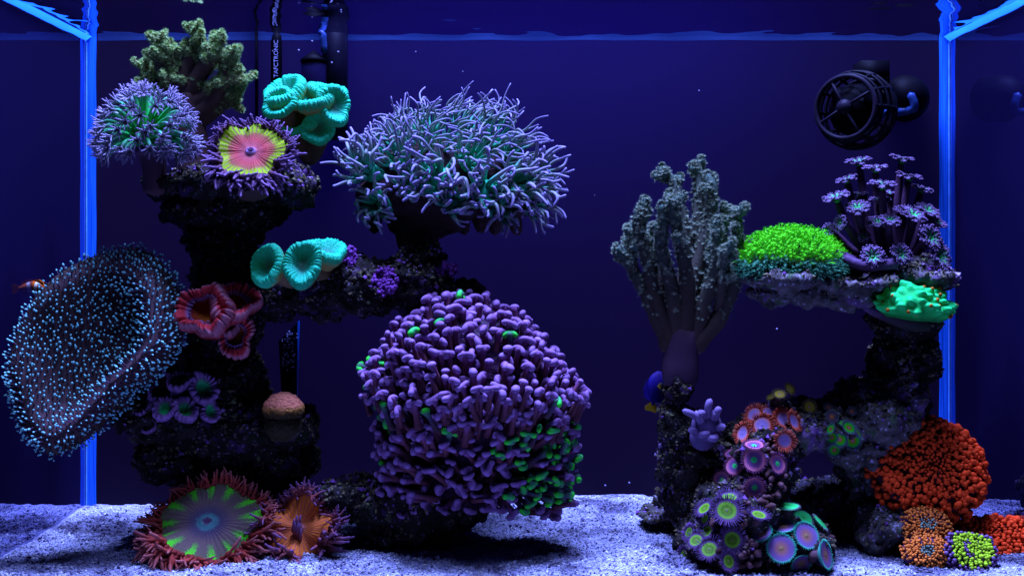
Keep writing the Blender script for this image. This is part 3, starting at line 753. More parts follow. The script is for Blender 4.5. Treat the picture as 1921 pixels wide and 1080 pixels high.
# ------------------------------------------------------------------ pulsing xenia
def xenia():
    T = Thing('pulsing_coral', 'bushy soft coral with green stalks and feathery lavender hands, upper left beside the corner seam', 'coral', P(290, 355, .25))
    st = coral('xenia_trunk', [(0, (0.16, 0.08, 0.14)), (1, (0.20, 0.14, 0.22))], bscale=300, bstr=.3)
    pm = coral('xenia_polyp', [(0, (0.02, 0.75, 0.14)), (0.3, (0.03, 0.60, 0.16)), (0.55, (0.10, 0.42, 0.34)), (0.68, (0.34, 0.38, 0.60)), (1, (0.64, 0.58, 0.92))], namp=.1, bstr=.1, rough=.5)
    mb = MB(); mb.tube(smooth_path([P(288, 362, .25), P(290, 330, .25), P(284, 290, .25), P(272, 268, .245)], 10), np.linspace(.0095, .0125, 10), 16)
    T.part('trunk', mb, st)
    root = P(268, 272, .245)
    ga = math.pi * (3 - math.sqrt(5)); n = 120
    for i in range(n):
        zf = 1 - (i + .5) / n * 1.42; rr_ = math.sqrt(1 - zf * zf); a = i * ga
        d = np.array([rr_ * math.cos(a), rr_ * math.sin(a), zf])
        if d[1] > .65 or (d[1] < -.80 and random.random() < .5): continue
        d = nrm(d + .12 * rng.normal(size=3))
        tipx = 274 + d[0] * 88; tipy = 268 - (d[2] * 94 if d[2] > 0 else d[2] * 42)
        p3 = P(tipx, tipy, .245 + d[1] * .038)
        p1 = root + (p3 - root) * .4 + np.array([0, 0, .006]); p2 = root + (p3 - root) * .8 + np.array([0, 0, .008])
        pts = bez(root + d * .004, p1, p2, p3, 9)
        mb = MB(); mb.tube(pts, np.linspace(.0026, .0016, 9), 6, t=np.linspace(0, .6, 9))
        out = nrm(pts[-1] - pts[-3] + np.array([0, -.002, -.001])); fr_ = frame(out)
        for k in range(8):
            b_ = k * math.pi / 4 + i; o2 = fr_ @ np.array([math.cos(b_), math.sin(b_), 0])
            L_ = random.uniform(.0075, .0105)
            q = bez(p3, p3 + out * L_ * .4 + o2 * L_ * .15, p3 + out * L_ * .8 + o2 * L_ * .45, p3 + out * L_ * 1.0 + o2 * L_ * .75, 6)
            mb.tube(q, [.0009, .0008, .0007, .0007, .0006, .0004], 4, t=np.linspace(.62, .95, 6))
            for j in range(1, 6):
                for sg in (-1, 1):
                    e = np.cross(out, o2) * sg
                    a0 = q[j]; a1 = a0 + (e * .75 + out * .35 + o2 * .25) * .0022
                    mb.add([a0 - o2 * .0004, a0 + o2 * .0004, a1], [(0, 1, 2)], [.85, .85, 1.0])
        T.part('polyp', mb, pm)
xenia()

# ------------------------------------------------------------------ branching soft corals
star = MB()
for k in range(8):
    a = k * math.pi / 4
    star.add([(0.12 * math.cos(a - .9), .12 * math.sin(a - .9), .35), (.12 * math.cos(a + .9), .12 * math.sin(a + .9), .35), (.75 * math.cos(a), .75 * math.sin(a), 1.0)], [(0, 1, 2)], [.6, .6, 1])
star.tube([(0, 0, 0), (0, 0, .4)], [.2, .16], 5, t=[.2, .6])
SV, SF, ST = np.vstack(star.v), star.f, np.concatenate(star.t)
def fuzz(mb, pts, rad, dens, size, lo=0.0, tip=True):
    """polyps standing on a branch"""
    Ls, Ms = [], []
    seglen = np.linalg.norm(np.diff(pts, axis=0), axis=1)
    for i in range(len(pts) - 1):
        if i / (len(pts) - 1) < lo: continue
        ax = nrm(pts[i + 1] - pts[i]); fr_ = frame(ax)
        for _ in range(max(1, int(dens * seglen[i] * rad[i] * 6.28))):
            a = random.uniform(0, 6.28); f = random.random()
            o2 = fr_ @ np.array([math.cos(a), math.sin(a), 0])
            Ls.append(pts[i] * (1 - f) + pts[i + 1] * f + o2 * rad[i] * .9)
            Ms.append(frame(nrm(o2 + ax * .5 + .3 * rng.normal(size=3))) * size * random.uniform(.7, 1.25))
    if tip:
        for _ in range(int(dens * rad[-1] ** 2 * 14) + 8):
            o2 = nrm(nrm(pts[-1] - pts[-2]) + .8 * rng.normal(size=3))
            Ls.append(pts[-1] + o2 * rad[-1] * .8); Ms.append(frame(o2) * size * random.uniform(.7, 1.2))
    mb.stamp(SV, SF, np.array(Ms), np.array(Ls), ST)

def kenya():
    Y = .33; s = S(Y)
    T = Thing('kenya_tree_coral', 'olive green bushy tree coral on a brown trunk behind the pulsing coral', 'coral', P(365, 330, Y))
    bm = coral('kenya_branch', [(0, (0.13, 0.07, 0.10)), (0.7, (0.20, 0.13, 0.14)), (1, (0.22, 0.24, 0.12))], bscale=400, bstr=.4)
    pm = coral('kenya_polyp', [(0, (0.18, 0.20, 0.08)), (0.55, (0.42, 0.52, 0.18)), (1, (0.50, 0.92, 0.50))], namp=.15, bstr=0, vary=0)
    mb = MB(); tp = smooth_path([P(365, 345, Y), P(362, 290, Y), P(352, 230, Y), P(345, 180, Y)], 12); mb.tube(tp, np.linspace(.019, .014, 12), 14, t=np.linspace(0, .3, 12))
    T.part('trunk', mb, bm)
    pol = MB()
    br = [[(345, 200), (318, 160), (300, 110), (294, 72)], [(345, 190), (350, 130), (365, 85), (372, 60)], [(350, 200), (400, 170), (430, 150), (452, 150)], [(345, 190), (380, 130), (398, 100), (405, 88)],
          [(340, 215), (310, 185), (285, 150), (270, 122)], [(345, 230), (400, 190), (425, 130), (432, 108)], [(340, 190), (335, 150), (325, 120), (322, 95)], [(350, 240), (390, 215), (420, 190), (445, 172)], [(345, 230), (310, 215), (285, 190), (262, 178)], [(345, 200), (365, 160), (378, 130), (385, 110)]]
    for k, b_ in enumerate(br):
        dy = random.uniform(-.025, .02)
        pts = smooth_path([P(x, y, Y + dy * i / 3) for i, (x, y) in enumerate(b_)], 12)
        mb = MB(); rad = np.linspace(.0095, .0050, 12); mb.tube(pts, rad, 10, t=np.linspace(.2, 1, 12))
        for j in range(20):
            i = random.randrange(3, 12); o2 = nrm(rng.normal(size=3) + np.array([0, -.35, .5]))
            L_ = random.uniform(.008, .017)
            q = smooth_path([pts[i], pts[i] + o2 * L_ * .5, pts[i] + nrm(o2 + np.array([0, 0, .3])) * L_], 5)
            q[:, 2] = np.minimum(q[:, 2], .478)
            mb.tube(q, [.0032, .0028, .0024, .0022, .0018], 6, t=[.7, .8, .9, 1, 1])
            fuzz(pol, q, np.array([.0032, .0028, .0024, .0022, .0018]), 230000, .0028)
        T.part('branch', mb, bm)
        fuzz(pol, pts, rad, 110000, .0026, lo=.4)
    T.part('polyps', pol, pm, kind='stuff')
kenya()

def tree_leather():
    Y = .27
    T = Thing('tree_leather_coral', 'tall grey branching leather coral like a leafless tree on a thick stalk, right of centre', 'coral', P(1275, 715, Y))
    bm = coral('tree_leather_skin', [(0, (0.075, 0.045, 0.055)), (0.6, (0.065, 0.075, 0.08)), (1, (0.07, 0.13, 0.13))], bscale=500, bstr=.5, rough=.55)
    pm = coral('tree_leather_polyp', [(0, (0.09, 0.10, 0.10)), (0.6, (0.22, 0.27, 0.24)), (1, (0.42, 0.58, 0.56))], namp=.15, bstr=0, vary=0)
    tm = coral('tree_leather_trunk', [(0, (0.13, 0.085, 0.13)), (0.6, (0.11, 0.072, 0.11)), (1, (0.075, 0.045, 0.055))], bscale=350, bstr=.35, rough=.6)
    mb = MB(); tp = smooth_path([P(1275, 722, Y), P(1276, 690, Y), P(1277, 660, Y), P(1280, 635, Y), P(1282, 615, Y), P(1283, 592, Y)], 14)
    mb.tube(tp, np.array([30, 33, 35, 35, 34, 33, 33, 32, 31, 29, 26, 20, 13, 5]) * S(Y), 22, t=np.linspace(0, 1, 14))
    T.part('trunk', mb, tm)
    B = [([(1258, 652), (1222, 575), (1192, 510), (1158, 463)], .0, 12, 9), ([(1264, 655), (1236, 550), (1208, 470), (1182, 428)], .02, 12, 9), ([(1270, 640), (1284, 540), (1288, 440), (1262, 350), (1243, 328)], .03, 14, 9),
         ([(1285, 640), (1294, 560), (1322, 450), (1338, 370), (1330, 330)], .015, 14, 9), ([(1296, 652), (1345, 600), (1376, 530), (1384, 460), (1380, 402)], -.01, 14, 9), ([(1272, 662), (1262, 550), (1243, 470), (1243, 410)], -.02, 13, 10),
         ([(1292, 655), (1322, 570), (1340, 500), (1347, 430)], -.015, 13, 10), ([(1280, 630), (1300, 520), (1308, 430), (1310, 330), (1308, 318)], .04, 13, 9), ([(1264, 655), (1228, 560), (1216, 500), (1196, 430), (1200, 400)], -.012, 12, 9),
         ([(1282, 660), (1288, 520), (1272, 440), (1258, 380)], -.03, 14, 10), ([(1290, 620), (1330, 520), (1352, 440), (1362, 400)], .03, 12, 9), 
         ([(1236, 560), (1240, 500), (1222, 455), (1214, 440)], .01, 10, 8), ([(1345, 590), (1356, 520), (1362, 470)], -.03, 10, 9), ([(1190, 510), (1185, 470), (1192, 440)], .0, 9, 8)]
    pol = MB()
    for pts_, dy, r0, r1 in B:
        n = 18; k = len(pts_)
        p = smooth_path([P(x, y, Y + dy * i / (k - 1)) for i, (x, y) in enumerate(pts_)], n)
        p = p + np.array([mnoise.noise_vector(Vector(q * 60)) for q in p]) * .003 * np.linspace(0, 1, n)[:, None]
        rad = (np.linspace(r0, r1, n) + (7 if r0 >= 12 else 0) * np.linspace(1, 0, n) ** 3) * S(Y) * 1.02 * (1 + .10 * np.sin(np.arange(n) * 2.1 + dy * 99))
        mb = MB(); mb.tube(p, rad, 12, t=np.linspace(0, 1, n))
        for j in range(4):
            i = random.randrange(int(n * .6), n); o2 = nrm(rng.normal(size=3) + np.array([0, -.2, .3])); L_ = random.uniform(.008, .013)
            q = smooth_path([p[i], p[i] + o2 * L_ * .6, p[i] + nrm(o2 + np.array([0, 0, .4])) * L_], 5)
            rr_ = np.array([.0046, .0044, .0042, .004, .0034]); mb.tube(q, rr_, 8, t=1)
            fuzz(pol, q, rr_, 95000, .0027)
        T.part('branch', mb, bm)
        fuzz(pol, p, rad, 22000, .0026, lo=.18, tip=False); fuzz(pol, p, rad, 52000, .0030, lo=.45)
    T.part('polyps', pol, pm, kind='stuff')
tree_leather()

# ------------------------------------------------------------------ clove polyps
def clove():
    Y = .27
    T = Thing('clove_polyp_coral', 'cluster of brown stems with flower like lavender heads at the right end of the shelf', 'coral', P(1670, 505, Y))
    sm_ = coral('clove_stem', [(0, (0.11, 0.06, 0.12)), (1, (0.16, 0.09, 0.16))], bscale=400, bstr=.3)
    fm = coral('clove_flower', [(0, (0.03, 0.75, 0.16)), (0.25, (0.06, 0.50, 0.22)), (0.5, (0.14, 0.17, 0.22)), (0.75, (0.22, 0.16, 0.29)), (1, (0.30, 0.23, 0.40))], namp=.12, bstr=.2)
    mb = MB(); mb.ball(P(1660, 497, Y), (.042, .03, .012), 20, 8)
    mb.tube(smooth_path([P(1600, 492, .245), P(1570, 478, .245), P(1558, 480, .243)], 8), np.linspace(.006, .004, 8), 10)
    mb.tube(smooth_path([P(1575, 480, .245), P(1620, 498, .235), P(1680, 495, .235)], 10), np.linspace(.004, .0052, 10), 10)
    T.part('mat', mb, coral('clove_mat', [(0, (0.16, 0.10, 0.20)), (1, (0.22, 0.15, 0.28))], bscale=200, bstr=.6))
    heads = [(1612, 314, .02, 30), (1642, 326, .0, 28), (1690, 309, .01, 28), (1590, 346, .01, 26), (1655, 358, -.02, 32), (1703, 342, .0, 32), (1612, 372, .02, 22), (1572, 381, -.01, 32), (1608, 392, -.02, 30), (1650, 384, -.01, 24),
             (1726, 364, .01, 26), (1578, 418, -.02, 20), (1646, 419, -.02, 26), (1668, 415, -.03, 26), (1690, 397, .0, 20), (1712, 406, -.02, 32), (1738, 398, -.01, 32), (1756, 420, -.01, 24), (1742, 446, -.03, 34), (1758, 480, -.03, 38), (1555, 434, .0, 22), (1636, 482, -.035, 28), (1688, 478, -.035, 26), (1670, 372, .03, 24), (1620, 445, -.02, 14)]
    base = P(1668, 480, Y)
    for i, (px, py, dy, w_) in enumerate(heads):
        h = P(px, py, Y + dy); b0 = base + np.array([(px - 1668) * .35, 0, 0]) * S(Y) + np.array([0, dy * .4, -.004])
        low = py > 440
        n_ = nrm(np.array([(px - 1660) / 260, -.55 if py > 390 else -.18, .9 if py < 440 else .25]))
        if px < 1585 and py > 400: n_ = nrm(np.array([-.9, -.5, .15]))
        pts = bez(b0, b0 + (h - b0) * .35 + np.array([(px - 1668) * .12 * S(Y), 0, -.002]), h - n_ * .014, h, 10)
        pb = MB(); pb.tube(pts, np.linspace(.0042, .0032, 10), 8, t=np.linspace(0, 1, 10))
        po = T.part('stem', pb, sm_)
        fb = MB(); fr_ = frame(n_); rad = w_ * .74 * S(Y)
        cup = .62 if py < 390 else .22
        for k in range(8):
            a = k * math.pi / 4 + i * .7; o2 = fr_ @ np.array([math.cos(a), math.sin(a), 0]); e = np.cross(n_, o2)
            L_ = rad * random.uniform(.88, 1.1)
            cl = bez(h + o2 * .0012, h + o2 * L_ * .3 + n_ * L_ * cup * .9, h + o2 * L_ * .7 + n_ * L_ * cup * 1.15, h + o2 * L_ + n_ * L_ * (cup * .8 + random.uniform(-.15, .1)), 7)
            wd = np.array([.16, .24, .30, .34, .33, .26, .10]) * L_
            V = np.stack([cl - e * wd[:, None] + n_ * wd[:, None] * .35, cl, cl + e * wd[:, None] + n_ * wd[:, None] * .35], 1)
            fb.rings(V, np.linspace(0, .85, 7), close_u=False, cap0=False)
            for j in range(1, 7):                      # comb of side barbs
                for sg in (-1, 1):
                    p = cl[j] + sg * e * wd[j] + n_ * wd[j] * .35
                    q = p + (sg * e * .8 + o2 * .55 + n_ * .2) * rad * .17
                    fb.tube([p, (p + q) / 2, q], [.0009, .0008, .0005], 4, t=[.8, .9, 1])
        fb.ball(h + n_ * .0006, (.0016, .0016, .0012), 8, 4, t=0.05)
        T.part('flower_head', fb, fm, parent=po)
clove()

# ------------------------------------------------------------------ green star polyps
def gsp():
    Y = .26
    T = Thing('green_star_polyps', 'vivid neon green grassy polyp mound on the left end of the rock shelf', 'coral', P(1485, 515, Y))
    mb = MB(); c = P(1482, 512, Y); s = S(Y)
    mb.ball(c, (88 * s, .034, 62 * s), 24, 12); mb.v[-1][:, 2] = np.maximum(mb.v[-1][:, 2], c[2] - 6 * s)
    T.part('mat', mb, coral('star_polyp_mat', [(0, (0.10, 0.04, 0.12)), (1, (0.14, 0.06, 0.16))], bscale=300, bstr=.6))
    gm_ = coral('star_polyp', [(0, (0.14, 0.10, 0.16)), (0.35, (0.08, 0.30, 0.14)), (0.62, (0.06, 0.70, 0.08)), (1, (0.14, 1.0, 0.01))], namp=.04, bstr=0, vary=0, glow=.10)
    dm_ = coral('star_polyp_edge', [(0, (0.10, 0.08, 0.14)), (0.5, (0.06, 0.24, 0.20)), (1, (0.10, 0.48, 0.34))], namp=.04, bstr=0, vary=0)
    top, edge = MB(), MB(); ga = math.pi * (3 - math.sqrt(5)); n = 2600
    for i in range(n):
        zf = 1 - (i + .5) / n * 1.02; rr_ = math.sqrt(1 - zf * zf); a = i * ga
        d = np.array([rr_ * math.cos(a), rr_ * math.sin(a), zf])
        if d[1] > .55: continue
        p = c + d * np.array([88 * s, .034, 62 * s]); n_ = nrm(d / np.array([88 * s, .034, 62 * s]))
        low = d[2] < .30 + .12 * mnoise.noise(Vector(p * 90)); L_ = random.uniform(.0095, .0150) * (.8 if low else 1)
        n_ = nrm(n_ + .35 * rng.normal(size=3) + np.array([.1, -.1, .45 if not low else -.1]))
        dr = nrm(n_ + .8 * rng.normal(size=3) + np.array([.3, 0, 0]))
        pts = bez(p - n_ * .002, p + n_ * L_ * .4, p + n_ * L_ * .7, p + n_ * L_ * .75 + dr * L_ * .35, 5)
        M_ = edge if low else top
        M_.tube(pts, [.0006, .00055, .0005, .0005, .0004], 4, t=np.linspace(.1, 1, 5), cap=False)
        fr_ = frame(nrm(pts[-1] - pts[-2])); 
        for k in range(6):
            b_ = k * 1.047; o2 = fr_ @ np.array([math.cos(b_), math.sin(b_), .45]); e = np.cross(fr_[:, 2], o2)
            M_.add([pts[-1] - e * .00025, pts[-1] + e * .00025, pts[-1] + o2 * .0020], [(0, 1, 2)], [.85, .85, 1])
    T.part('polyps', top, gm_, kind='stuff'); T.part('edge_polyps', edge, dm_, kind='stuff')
gsp()

# ------------------------------------------------------------------ knobbly green coral
def knob():
    Y = .24; s = S(Y); c = P(1713, 585, Y)
    T = Thing('horn_coral', 'knobbly mint green encrusting coral with orange dots on the end of the shelf', 'coral', P(1713, 610, Y))
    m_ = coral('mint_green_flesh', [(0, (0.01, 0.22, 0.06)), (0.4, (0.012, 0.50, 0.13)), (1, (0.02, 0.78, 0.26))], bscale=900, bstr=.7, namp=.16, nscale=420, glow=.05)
    r = np.random.default_rng(5); ks = []
    for i in range(60):
        a = r.uniform(0, 6.28); zf = r.uniform(-.05, .95)
        ks.append(nrm(np.array([math.cos(a) * math.sqrt(1 - zf * zf), -abs(math.sin(a)) * math.sqrt(1 - zf * zf) - .05, zf])))
    ks = np.array(ks); hts = r.uniform(.12, .30, 60)
    n, m = 60, 150; ph = np.linspace(.03, 1.95, n); th = np.arange(m) * 2 * math.pi / m
    D = np.stack([np.sin(ph)[:, None] * np.cos(th), np.sin(ph)[:, None] * np.sin(th), np.cos(ph)[:, None] * np.ones(m)], -1)
    dot = np.einsum('ijk,lk->ijl', D, ks)
    bump = (hts * np.exp(-((1 - dot) / .0085))).max(-1)
    und = np.clip((ph - 1.55) / .4, 0, 1)[:, None]
    rad = 1 + bump + .05 * np.sin(3 * th + 1)[None, :] - .25 * und
    skirt = .06 * np.sin(13 * th)[None, :] * np.exp(-((ph - 1.5) / .25) ** 2)[:, None]
    V = D * (rad + skirt)[..., None] * np.array([66 * s, .032, 52 * s]) 
    V[..., 2] += -.10 * V[..., 0]
    mb = MB(); mb.rings(V + c, np.clip(.45 + bump * 3 - und * .6, 0, 1), cap0=True, cap1=True)
    mb.ball(P(1668, 545, Y + .005), (10 * s, .008, 14 * s), 12, 8, t=.6)
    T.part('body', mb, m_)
    dm_ = coral('orange_polyp_dot', [(0, (0.45, 0.16, 0.02)), (1, (0.55, 0.22, 0.03))], bstr=.2)
    for i in list(range(0, 26)):
        if ks[i][1] > -.25: continue
        p = c + ks[i] * (1 + hts[i] * .8) * np.array([66 * s, .032, 52 * s]); p[2] += -.10 * (p[0] - c[0])
        mb = MB(); mb.ball(p, .0018, 8, 6); T.part('polyp_dot', mb, dm_)
    mb = MB(); mb.tube(smooth_path([P(1622, 576, .255), P(1660, 590, .255), P(1720, 606, .262), P(1765, 606, .27)], 10), np.array([.003, .004, .005, .006, .007, .008, .008, .007, .006, .004]), 12)
    T.part('base_plate', mb, coral('pale_plate', [(0, (0.30, 0.20, 0.38)), (0.3, (0.08, 0.07, 0.08)), (1, (0.03, 0.06, 0.03))], bscale=250, bstr=.8))
knob()

# ------------------------------------------------------------------ candy cane corals
cc_stops = [(0, (0.06, 0.20, 0.18)), (0.14, (0.03, 0.26, 0.22)), (0.28, (0.02, 0.38, 0.30)), (0.45, (0.015, 0.58, 0.42)), (0.70, (0.02, 0.74, 0.52)), (0.84, (0.03, 0.55, 0.36)), (0.93, (0.26, 0.30, 0.14)), (1, (0.30, 0.26, 0.13))]
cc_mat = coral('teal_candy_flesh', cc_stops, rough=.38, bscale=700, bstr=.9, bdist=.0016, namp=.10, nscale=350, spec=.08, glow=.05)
cc_st = coral('candy_stalk', [(0, (0.22, 0.16, 0.10)), (1, (0.16, 0.12, 0.10))], bscale=200, bstr=.6)
def candy(label, heads, root):
    T = Thing('candy_cane_coral', label, 'coral', root, 'teal candy cane corals')
    for i, (px, py, Y, rp, n_, asp, roll, bowl) in enumerate(heads):
        c = P(px, py, Y); n_ = nrm(n_); mb = MB()
        coral_head(mb, c, n_, rp * S(Y), lobes=26, amp=.085, bowl=bowl * .62, aspect=asp, roll=roll, seed=i + int(px), m=200, wavy=.07)
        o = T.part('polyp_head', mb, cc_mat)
        mb = MB(); e = c - n_ * rp * S(Y) * 1.0
        mb.tube(smooth_path([root + (e - root) * .0, root + (e - root) * .5 + np.array([0, .004, -.004]), e], 8), np.linspace(.007, rp * S(Y) * .55, 8), 12, t=np.linspace(1, 0, 8))
        T.part('stalk', mb, cc_st)
candy('three ruffled teal polyp heads on the left end of the dark arch',
      [(497, 497, .235, 42, (-.55, -.85, .35), .92, -.4, .42), (566, 493, .23, 46, (.02, -.95, .35), .85, -.3, .42), (612, 466, .26, 42, (.25, -.35, .9), 1.0, .2, .40)], P(570, 520, .28))
candy('teal ruffled polyp heads standing behind the pink and yellow flower anemone',
      [(530, 168, .33, 46, (-.35, -.6, .8), 1.0, .3, .40), (523, 192, .315, 33, (-.15, -.9, .3), 1.0, .2, .40), (588, 180, .33, 42, (-.2, -.55, .85), 1.0, .1, .38), (628, 196, .325, 40, (.45, -.85, .2), .85, .3, .40), (596, 240, .325, 34, (.05, -.9, .1), .95, .5, .34), (560, 225, .335, 36, (-.2, -.7, .6), 1.0, .5, .40), (612, 168, .345, 38, (.2, -.3, .9), 1.0, .5, .40)], P(580, 300, .34))

# ------------------------------------------------------------------ red lobed coral, purple and green polyps, orange cap coral
acan = coral('red_lobed_flesh', [(0, (0.72, 0.20, 0.02)), (0.20, (0.55, 0.12, 0.02)), (0.36, (0.40, 0.04, 0.03)), (0.42, (0.60, 0.42, 0.75)), (0.48, (0.70, 0.06, 0.10)), (0.64, (0.80, 0.06, 0.11)), (0.72, (0.70, 0.28, 0.50)), (0.88, (0.35, 0.03, 0.05)), (1, (0.18, 0.03, 0.04))], rough=.4, bscale=1100, bstr=.9, namp=.05, nscale=700, bdist=.0015)
T = Thing('lobed_coral', 'ruffled red fleshy coral with orange mouths beside the large blue tipped leather coral', 'coral', P(410, 620, .27))
for i, (px, py, Y, rp, n_, asp, roll) in enumerate([(382, 580, .225, 56, (-.22, -.85, .48), 1.0, .2), (440, 565, .24, 46, (.40, -.50, .75), 1.2, .6), (440, 628, .238, 40, (.1, -.98, .05), 1.0, .2), (418, 600, .25, 44, (.1, -.7, .6), 1.0, 1.2)]):
    mb = MB(); coral_head(mb, P(px, py, Y), nrm(n_), rp * S(Y), lobes=24, amp=.17, bowl=.45, aspect=asp, roll=roll, seed=70 + i, m=200, wavy=.13, Hh=1.1)
    o = T.part('polyp_head', mb, acan)
    # raised knobs on the rim
    fr_ = frame(nrm(n_)); kb = MB()
    for k in range(24):
        a = k * 2 * math.pi / 24; d = fr_ @ np.array([math.cos(a), math.sin(a), 0])
        p = P(px, py, Y) + d * rp * S(Y) * .52 + nrm(n_) * rp * S(Y) * -.02
        kb.ball(p, .0012, 6, 4, t=.42)
    T.part('rim_beads', kb, acan, parent=o)
blasto = coral('purple_lobed_flesh', [(0, (0.02, 0.60, 0.20)), (0.30, (0.03, 0.62, 0.26)), (0.40, (0.14, 0.28, 0.28)), (0.48, (0.36, 0.22, 0.44)), (0.75, (0.50, 0.32, 0.62)), (0.9, (0.18, 0.10, 0.22)), (1, (0.09, 0.06, 0.09))], rough=.45, bscale=800, bstr=.4, namp=.04, nscale=500)
T = Thing('swiss_coral', 'small purple lobed polyps with green centres in the shade right of the leather coral', 'coral', P(320, 780, .26))
for i, (px, py, Y, rp, n_) in enumerate([(336, 713, .24, 25, (.05, -.6, .8)), (382, 727, .245, 30, (.55, -.75, .35)), (309, 765, .23, 25, (0, -.75, .65)), (347, 767, .235, 27, (.45, -.6, .6)), (266, 762, .24, 22, (-.3, -.55, .75)), (297, 738, .245, 22, (.35, -.4, .75)), (322, 693, .255, 17, (-.2, -.4, .8)), (280, 800, .245, 15, (-.3, -.6, .6)), (395, 770, .25, 22, (.7, -.6, .2))]):
    mb = MB(); coral_head(mb, P(px, py, Y), nrm(n_), rp * S(Y), lobes=15, amp=.30, bowl=.40, aspect=1.0, seed=120 + i, m=120, wavy=.06, Hh=1.0)
    T.part('polyp_head', mb, blasto)
T = Thing('cap_coral', 'small salmon orange rounded coral cap on a dark knob of rock', 'coral', P(530, 800, .27))
Y = .25; s = S(Y); n, m = 44, 110; ph = np.linspace(.02, 1.75, n); th = np.arange(m) * 2 * math.pi / m
D = np.stack([np.sin(ph)[:, None] * np.cos(th), np.sin(ph)[:, None] * np.sin(th), np.cos(ph)[:, None] * np.ones(m)], -1)
rad = np.array([[1 + .055 * mnoise.noise(Vector(D[i, j] * 5)) + .035 * mnoise.noise(Vector(D[i, j] * 14)) + .02 * mnoise.noise(Vector(D[i, j] * 30)) for j in range(m)] for i in range(n)])
edge = 1 - .12 * np.clip((ph - 1.3) / .45, 0, 1)[:, None] * np.ones(m)
mb = MB(); mb.rings(D * (rad * edge)[..., None] * np.array([40 * s, .020, 40 * s]) + P(531, 775, Y), np.clip(ph / 1.75, 0, 1), cap0=True, cap1=True)
T.part('body', mb, coral('salmon_cap', [(0, (0.75, 0.28, 0.22)), (0.62, (0.78, 0.26, 0.20)), (0.74, (0.42, 0.20, 0.06)), (0.86, (0.06, 0.04, 0.02)), (1, (0.04, 0.03, 0.02))], namp=.14, nscale=220, bscale=450, bstr=1, bdist=.0025))
mb = MB(); mb.ball(P(531, 798, .258), (36 * s, .018, 30 * s), 20, 12)
T.part('base', mb, coral('dark_plug', [(0, (0.05, 0.045, 0.03)), (1, (0.05, 0.04, 0.03))], bscale=250, bstr=.9, bdist=.003))

# ------------------------------------------------------------------ rock flower anemones
def tent_ring(T, Vrim, cen, n_, meshes, rows, per, L0, lift, jitter=.25, skip=None, wide=1.0):
    m = Vrim.shape[1]; kk = 0
    for rw in range(rows):
        for k in range(per):
            a = (k + .5 * (rw % 2) + random.uniform(-.25, .25)) / per * m
            j = int(a) % m; ring = Vrim[-1 - rw]
            p = Vrim[-1][j]; o2 = nrm(p - cen); o2 = nrm(o2 - n_ * np.dot(o2, n_))
            if skip and skip(p): continue
            lf = lift[0] + (lift[1] - lift[0]) * rw / max(1, rows - 1)
            d = nrm(o2 * (1 - lf) + n_ * lf + jitter * rng.normal(size=3))
            L_ = L0 * random.uniform(.7, 1.2) * (1.12 if p[2] < cen[2] else .72)
            fr_ = frame(d, n_ + .001); a2 = random.uniform(-.7, .7)
            ro = np.array([[math.cos(a2), -math.sin(a2), 0], [math.sin(a2), math.cos(a2), 0], [0, 0, 1]])
            T.inst('tentacle', random.choice(meshes), M4(p + o2 * L_ * (.10 - .05 * rw) - n_ * L_ * (.05 + .10 * (rows - 1 - rw)) - d * L_ * .05, fr_ @ ro, (L_ * wide, L_ * wide, L_)))
def tset(nm, mat, bends=(-.5, -.25, .05, .3, .5, .7), r0=.15, r1=.045, beads=3.5):
    return [tentacle_mesh(nm, mat, 1, r0, r1, b_, beads, 7, 12) for b_ in bends]
# 1: pink centre, yellow-green rim, purple tentacles
T = Thing('flower_anemone', 'pink and yellow green disc anemone with purple beaded tentacles on the upper ledge', 'anemone', P(470, 310, .26))
n_ = nrm(np.array([.02, -.84, .55])); c = P(470, 284, .232)
mb = MB(); Vr = disc_mesh(mb, c, n_, 64 * S(.232), 22, 160, bowl=.06, folds=[(9, .035, 0, 2), (3, .07, 1, 2), (5, .05, 2, 2)], roll=0, lip=.09, furrow=.022, outl=[(3, .05, .5), (5, .05, 1), (8, .03, 2)])
m_ = coral('pink_yellow_disc', [(0, (0.34, 0.22, 0.42)), (0.10, (0.60, 0.40, 0.62)), (0.17, (0.42, 0.10, 0.16)), (0.45, (0.48, 0.07, 0.09)), (0.64, (0.34, 0.10, 0.06)), (0.74, (0.28, 0.46, 0.01)), (1, (0.33, 0.62, 0.01))], namp=.09, nscale=420, bscale=1300, bstr=.6, stripes=(40, .45, .8, (0.20, 0.08, 0.05), (.35, 1.0)), vary=0)
do = T.part('oral_disc', mb, m_)
tm = coral('purple_beaded_tentacle', [(0, (0.10, 0.05, 0.07)), (0.4, (0.20, 0.11, 0.20)), (1, (0.40, 0.28, 0.52))], namp=.2, nscale=500, bstr=.2)
tent_ring(T, Vr, c, n_, tset('tentacle', tm), 4, 50, .0135, (-.15, .45), .34)
mb = MB(); mb.tube([c - n_ * .012, P(470, 308, .255), P(470, 330, .27)], [.014, .022, .028], 20); T.part('column', mb, coral('purple_column', [(0, (0.12, 0.07, 0.10)), (1, (0.10, 0.06, 0.08))], bscale=200, bstr=.8))
